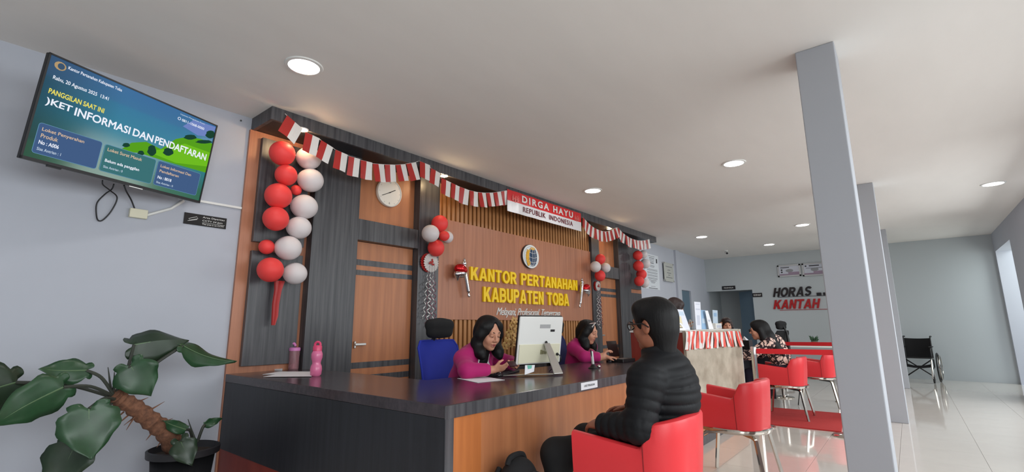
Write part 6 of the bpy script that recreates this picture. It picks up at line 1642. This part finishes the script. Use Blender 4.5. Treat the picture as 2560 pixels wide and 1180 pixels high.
def simple_person(label, J, fwd, hc, hfwd, hs, skin, hairm, topm, legm, locks, s=0.95, res=0.008, seat=True, sleeve=0.9, hands=None, female=True, closed=False):
    Rt = frame(fwd); root = person('person', label); root.location = (J['pelvis'][0], J['pelvis'][1], 0)
    if seat: seated_legs(J, fwd, s, knee=0.54, reach=0.42)
    else:
        f = unit(fwd); r = np.cross(f, V3(0, 0, 1)); J['toe'] = f
        for a, sg_ in (('L', -1), ('R', 1)):
            b = LP(J['pelvis']); J['hip' + a] = b + r * sg_ * 0.09; J['kne' + a] = np.append((b + r * sg_ * 0.10)[:2], 0.45); J['ank' + a] = np.append((b + r * sg_ * 0.10)[:2], 0.085)
    R = frame(hfwd); P = lambda *l: hc + R @ (np.array(l) * hs)
    F = Field(res); add_torso(F, J, Rt, s, 0, female); F.cap(LP(J['neck']) - V3(0, 0, 0.03), P(0, -0.03, -0.06), 0.050, 0.048, k=0.03); add_head(F, hc, R, hs)
    for a in 'LR':
        add_arm(F, J, a, s); add_leg(F, J, a, s)
        d, n, sd, cu = (hands or {}).get(a, (LP(J['wri' + a]) - LP(J['elb' + a]), V3(0, 0, -1), 1 if a == 'L' else -1, 0.4)); add_hand(F, LP(J['wri' + a]), d, n, 0.95, sd, cu)
    body = F.build('body', skin, root); Face(body, hc, R, hs, root).face(LIP, closed=closed)
    K = Field(res); add_torso(K, J, Rt, s, 0.020, female)
    for a in 'LR': add_arm(K, J, a, s, 0.020, sleeve)
    K.cap(LP(J['neck']) + V3(0, 0, 0.0), LP(J['neck']) + V3(0, 0, 0.12), 0.06, 0.075, k=0.008, sub=True); K.cut(V3(0, 0, 0.50), V3(0, 0, -1)); K.build('blouse', topm, root)
    T = Field(0.01); T.ell(LP(J['pelvis']) + V3(0, 0, -0.01), V3(0.18, 0.145, 0.10), Rt, k=0.05)
    for a in 'LR': add_leg(T, J, a, s, 0.014, False)
    T.cut(V3(0, 0, 0.06), V3(0, 0, -1)); T.build('trousers', legm, root)
    H = Field(0.006); hair_cap(H, hc, R, hs, g=0.006); H.ell(P(0, 0.03, 0.078), V3(0.072, 0.058, 0.046) * hs, R, k=0.03)
    for a_, b_, r0, r1 in locks(P, hc, R, Rt): H.cap(a_, b_, r0, r1, k=0.025)
    H.ell(P(0, 0.112, -0.042), V3(0.064, 0.078, 0.100) * hs, R, k=0.010, sub=True); H.ell(P(0, 0.118, 0.020), V3(0.045, 0.040, 0.055) * hs, R, k=0.02, sub=True)
    H.build('hair', hairm, root)
    return root, P
hF = LP(PY(1897, 826, 1.60)); 
J = dict(pelvis=V3(7.41, 1.37, 0.61), belly=V3(7.40, 1.40, 0.76), chest=V3(7.39, 1.44, 0.89), neck=V3(hF[0] + 0.06, 1.52, hF[2] - 0.13), shoL=V3(7.20, 1.48, 0.965), shoR=V3(7.58, 1.50, 0.965),
         elbL=V3(7.10, 1.70, 0.80), elbR=V3(7.66, 1.70, 0.80), wriL=V3(7.13, 1.93, 0.80), wriR=V3(7.55, 1.92, 0.80))
root, P = simple_person('woman in black and cream patterned blouse seated beside the barrier post', J, V3(-0.05, 1, 0), hF, V3(-0.30, 0.95, -0.08), 1.06, SKIN, HAIR, floral(), NAVY,
    lambda P, hc, R, Rt: [(P(0, -0.05, 0.02), hc - Rt[:, 1] * 0.10 + V3(0, 0, -0.08), 0.080, 0.085), (hc - Rt[:, 1] * 0.10 + V3(0, 0, -0.08), hc - Rt[:, 1] * 0.20 + V3(0.0, 0, -0.24), 0.085, 0.06),
                          (hc - Rt[:, 1] * 0.20 + V3(0, 0, -0.24), hc - Rt[:, 1] * 0.27 + V3(0, 0, -0.32), 0.05, 0.015)] + [(P(x * 0.08, 0.0, 0.02), P(x * 0.085, -0.03, -0.10), 0.03, 0.045) for x in (-1, 1)], res=0.007)
g = MB()
for x in (-1, 1): g.ell(P(x * 0.033, 0.106, 0.006), (0.026, 0.006, 0.021), 14, 8)
g.build('sunglasses', BLK, root, True)
# ---------------------------------------------------------------- two members of staff in the background
hS = LP(PX(1816, 813, 9.0))
J = dict(pelvis=V3(9.05, 2.85, 0.61), belly=V3(9.05, 2.83, 0.76), chest=V3(9.04, 2.80, 0.91), neck=V3(hS[0] + 0.02, hS[1] + 0.10, hS[2] - 0.15), shoL=V3(9.20, 2.74, 0.98), shoR=V3(8.86, 2.74, 0.98),
         elbR=V3(8.76, 2.52, 0.86), elbL=V3(9.26, 2.52, 0.85), wriR=LP(PX(1801, 826, 8.85)), wriL=V3(9.1, 2.35, 0.80))
J['neck'] = V3(hS[0] + 0.03, hS[1] + 0.08, hS[2] - 0.15); dsh = V3(hS[0], hS[1] + 0.14, 0) - V3(9.04, 2.80, 0)
for k in J:
    if k not in ('neck', 'wriR'): J[k] = J[k] + V3(dsh[0], dsh[1], 0)
simple_person('seated staff member with a hand raised behind the brochures', J, V3(-0.6, -0.8, 0), hS, V3(-0.9, -0.5, -0.1), 1.05, SKIN, HAIRB, mat('brown_cloth', (70, 44, 40), 0.8), TROU,
    lambda P, hc, R, Rt: [(P(0, -0.05, 0.0), P(0, -0.07, -0.10), 0.07, 0.05)] + [(P(x * 0.078, 0.0, 0.02), P(x * 0.08, -0.01, -0.06), 0.028, 0.03) for x in (-1, 1)], sleeve=0.6, hands={'R': (V3(0, 0, 1), V3(-0.3, -1, 0), -1, 0.4)})
hB = LP(PX(1688, 771, 6.55))
J = dict(pelvis=V3(6.72, 2.75, 0.90), belly=V3(6.70, 2.73, 1.03), chest=V3(6.66, 2.68, 1.15), neck=V3(6.58, hB[1] + 0.08, hB[2] - 0.15), shoL=V3(6.80, 2.62, 1.24), shoR=V3(6.44, 2.62, 1.24),
         elbL=V3(6.86, 2.54, 1.00), elbR=V3(6.38, 2.54, 1.00), wriL=V3(6.80, 2.42, 1.16), wriR=V3(6.46, 2.42, 1.16))
simple_person('standing staff member with brown hair half hidden behind the man\'s head', J, V3(0.1, -1, 0), hB, V3(0.75, -0.55, -0.45), 1.08, SKIN, HAIRB, PAPER, TROU,
    lambda P, hc, R, Rt: [(P(0, -0.06, 0.02), P(0, -0.12, 0.0), 0.07, 0.045), (P(0, -0.05, -0.02), P(0, -0.06, -0.07), 0.06, 0.045)] + [(P(x * 0.075, 0.0, 0.02), P(x * 0.078, 0.02, -0.05), 0.03, 0.028) for x in (-1, 1)], seat=False, closed=True)
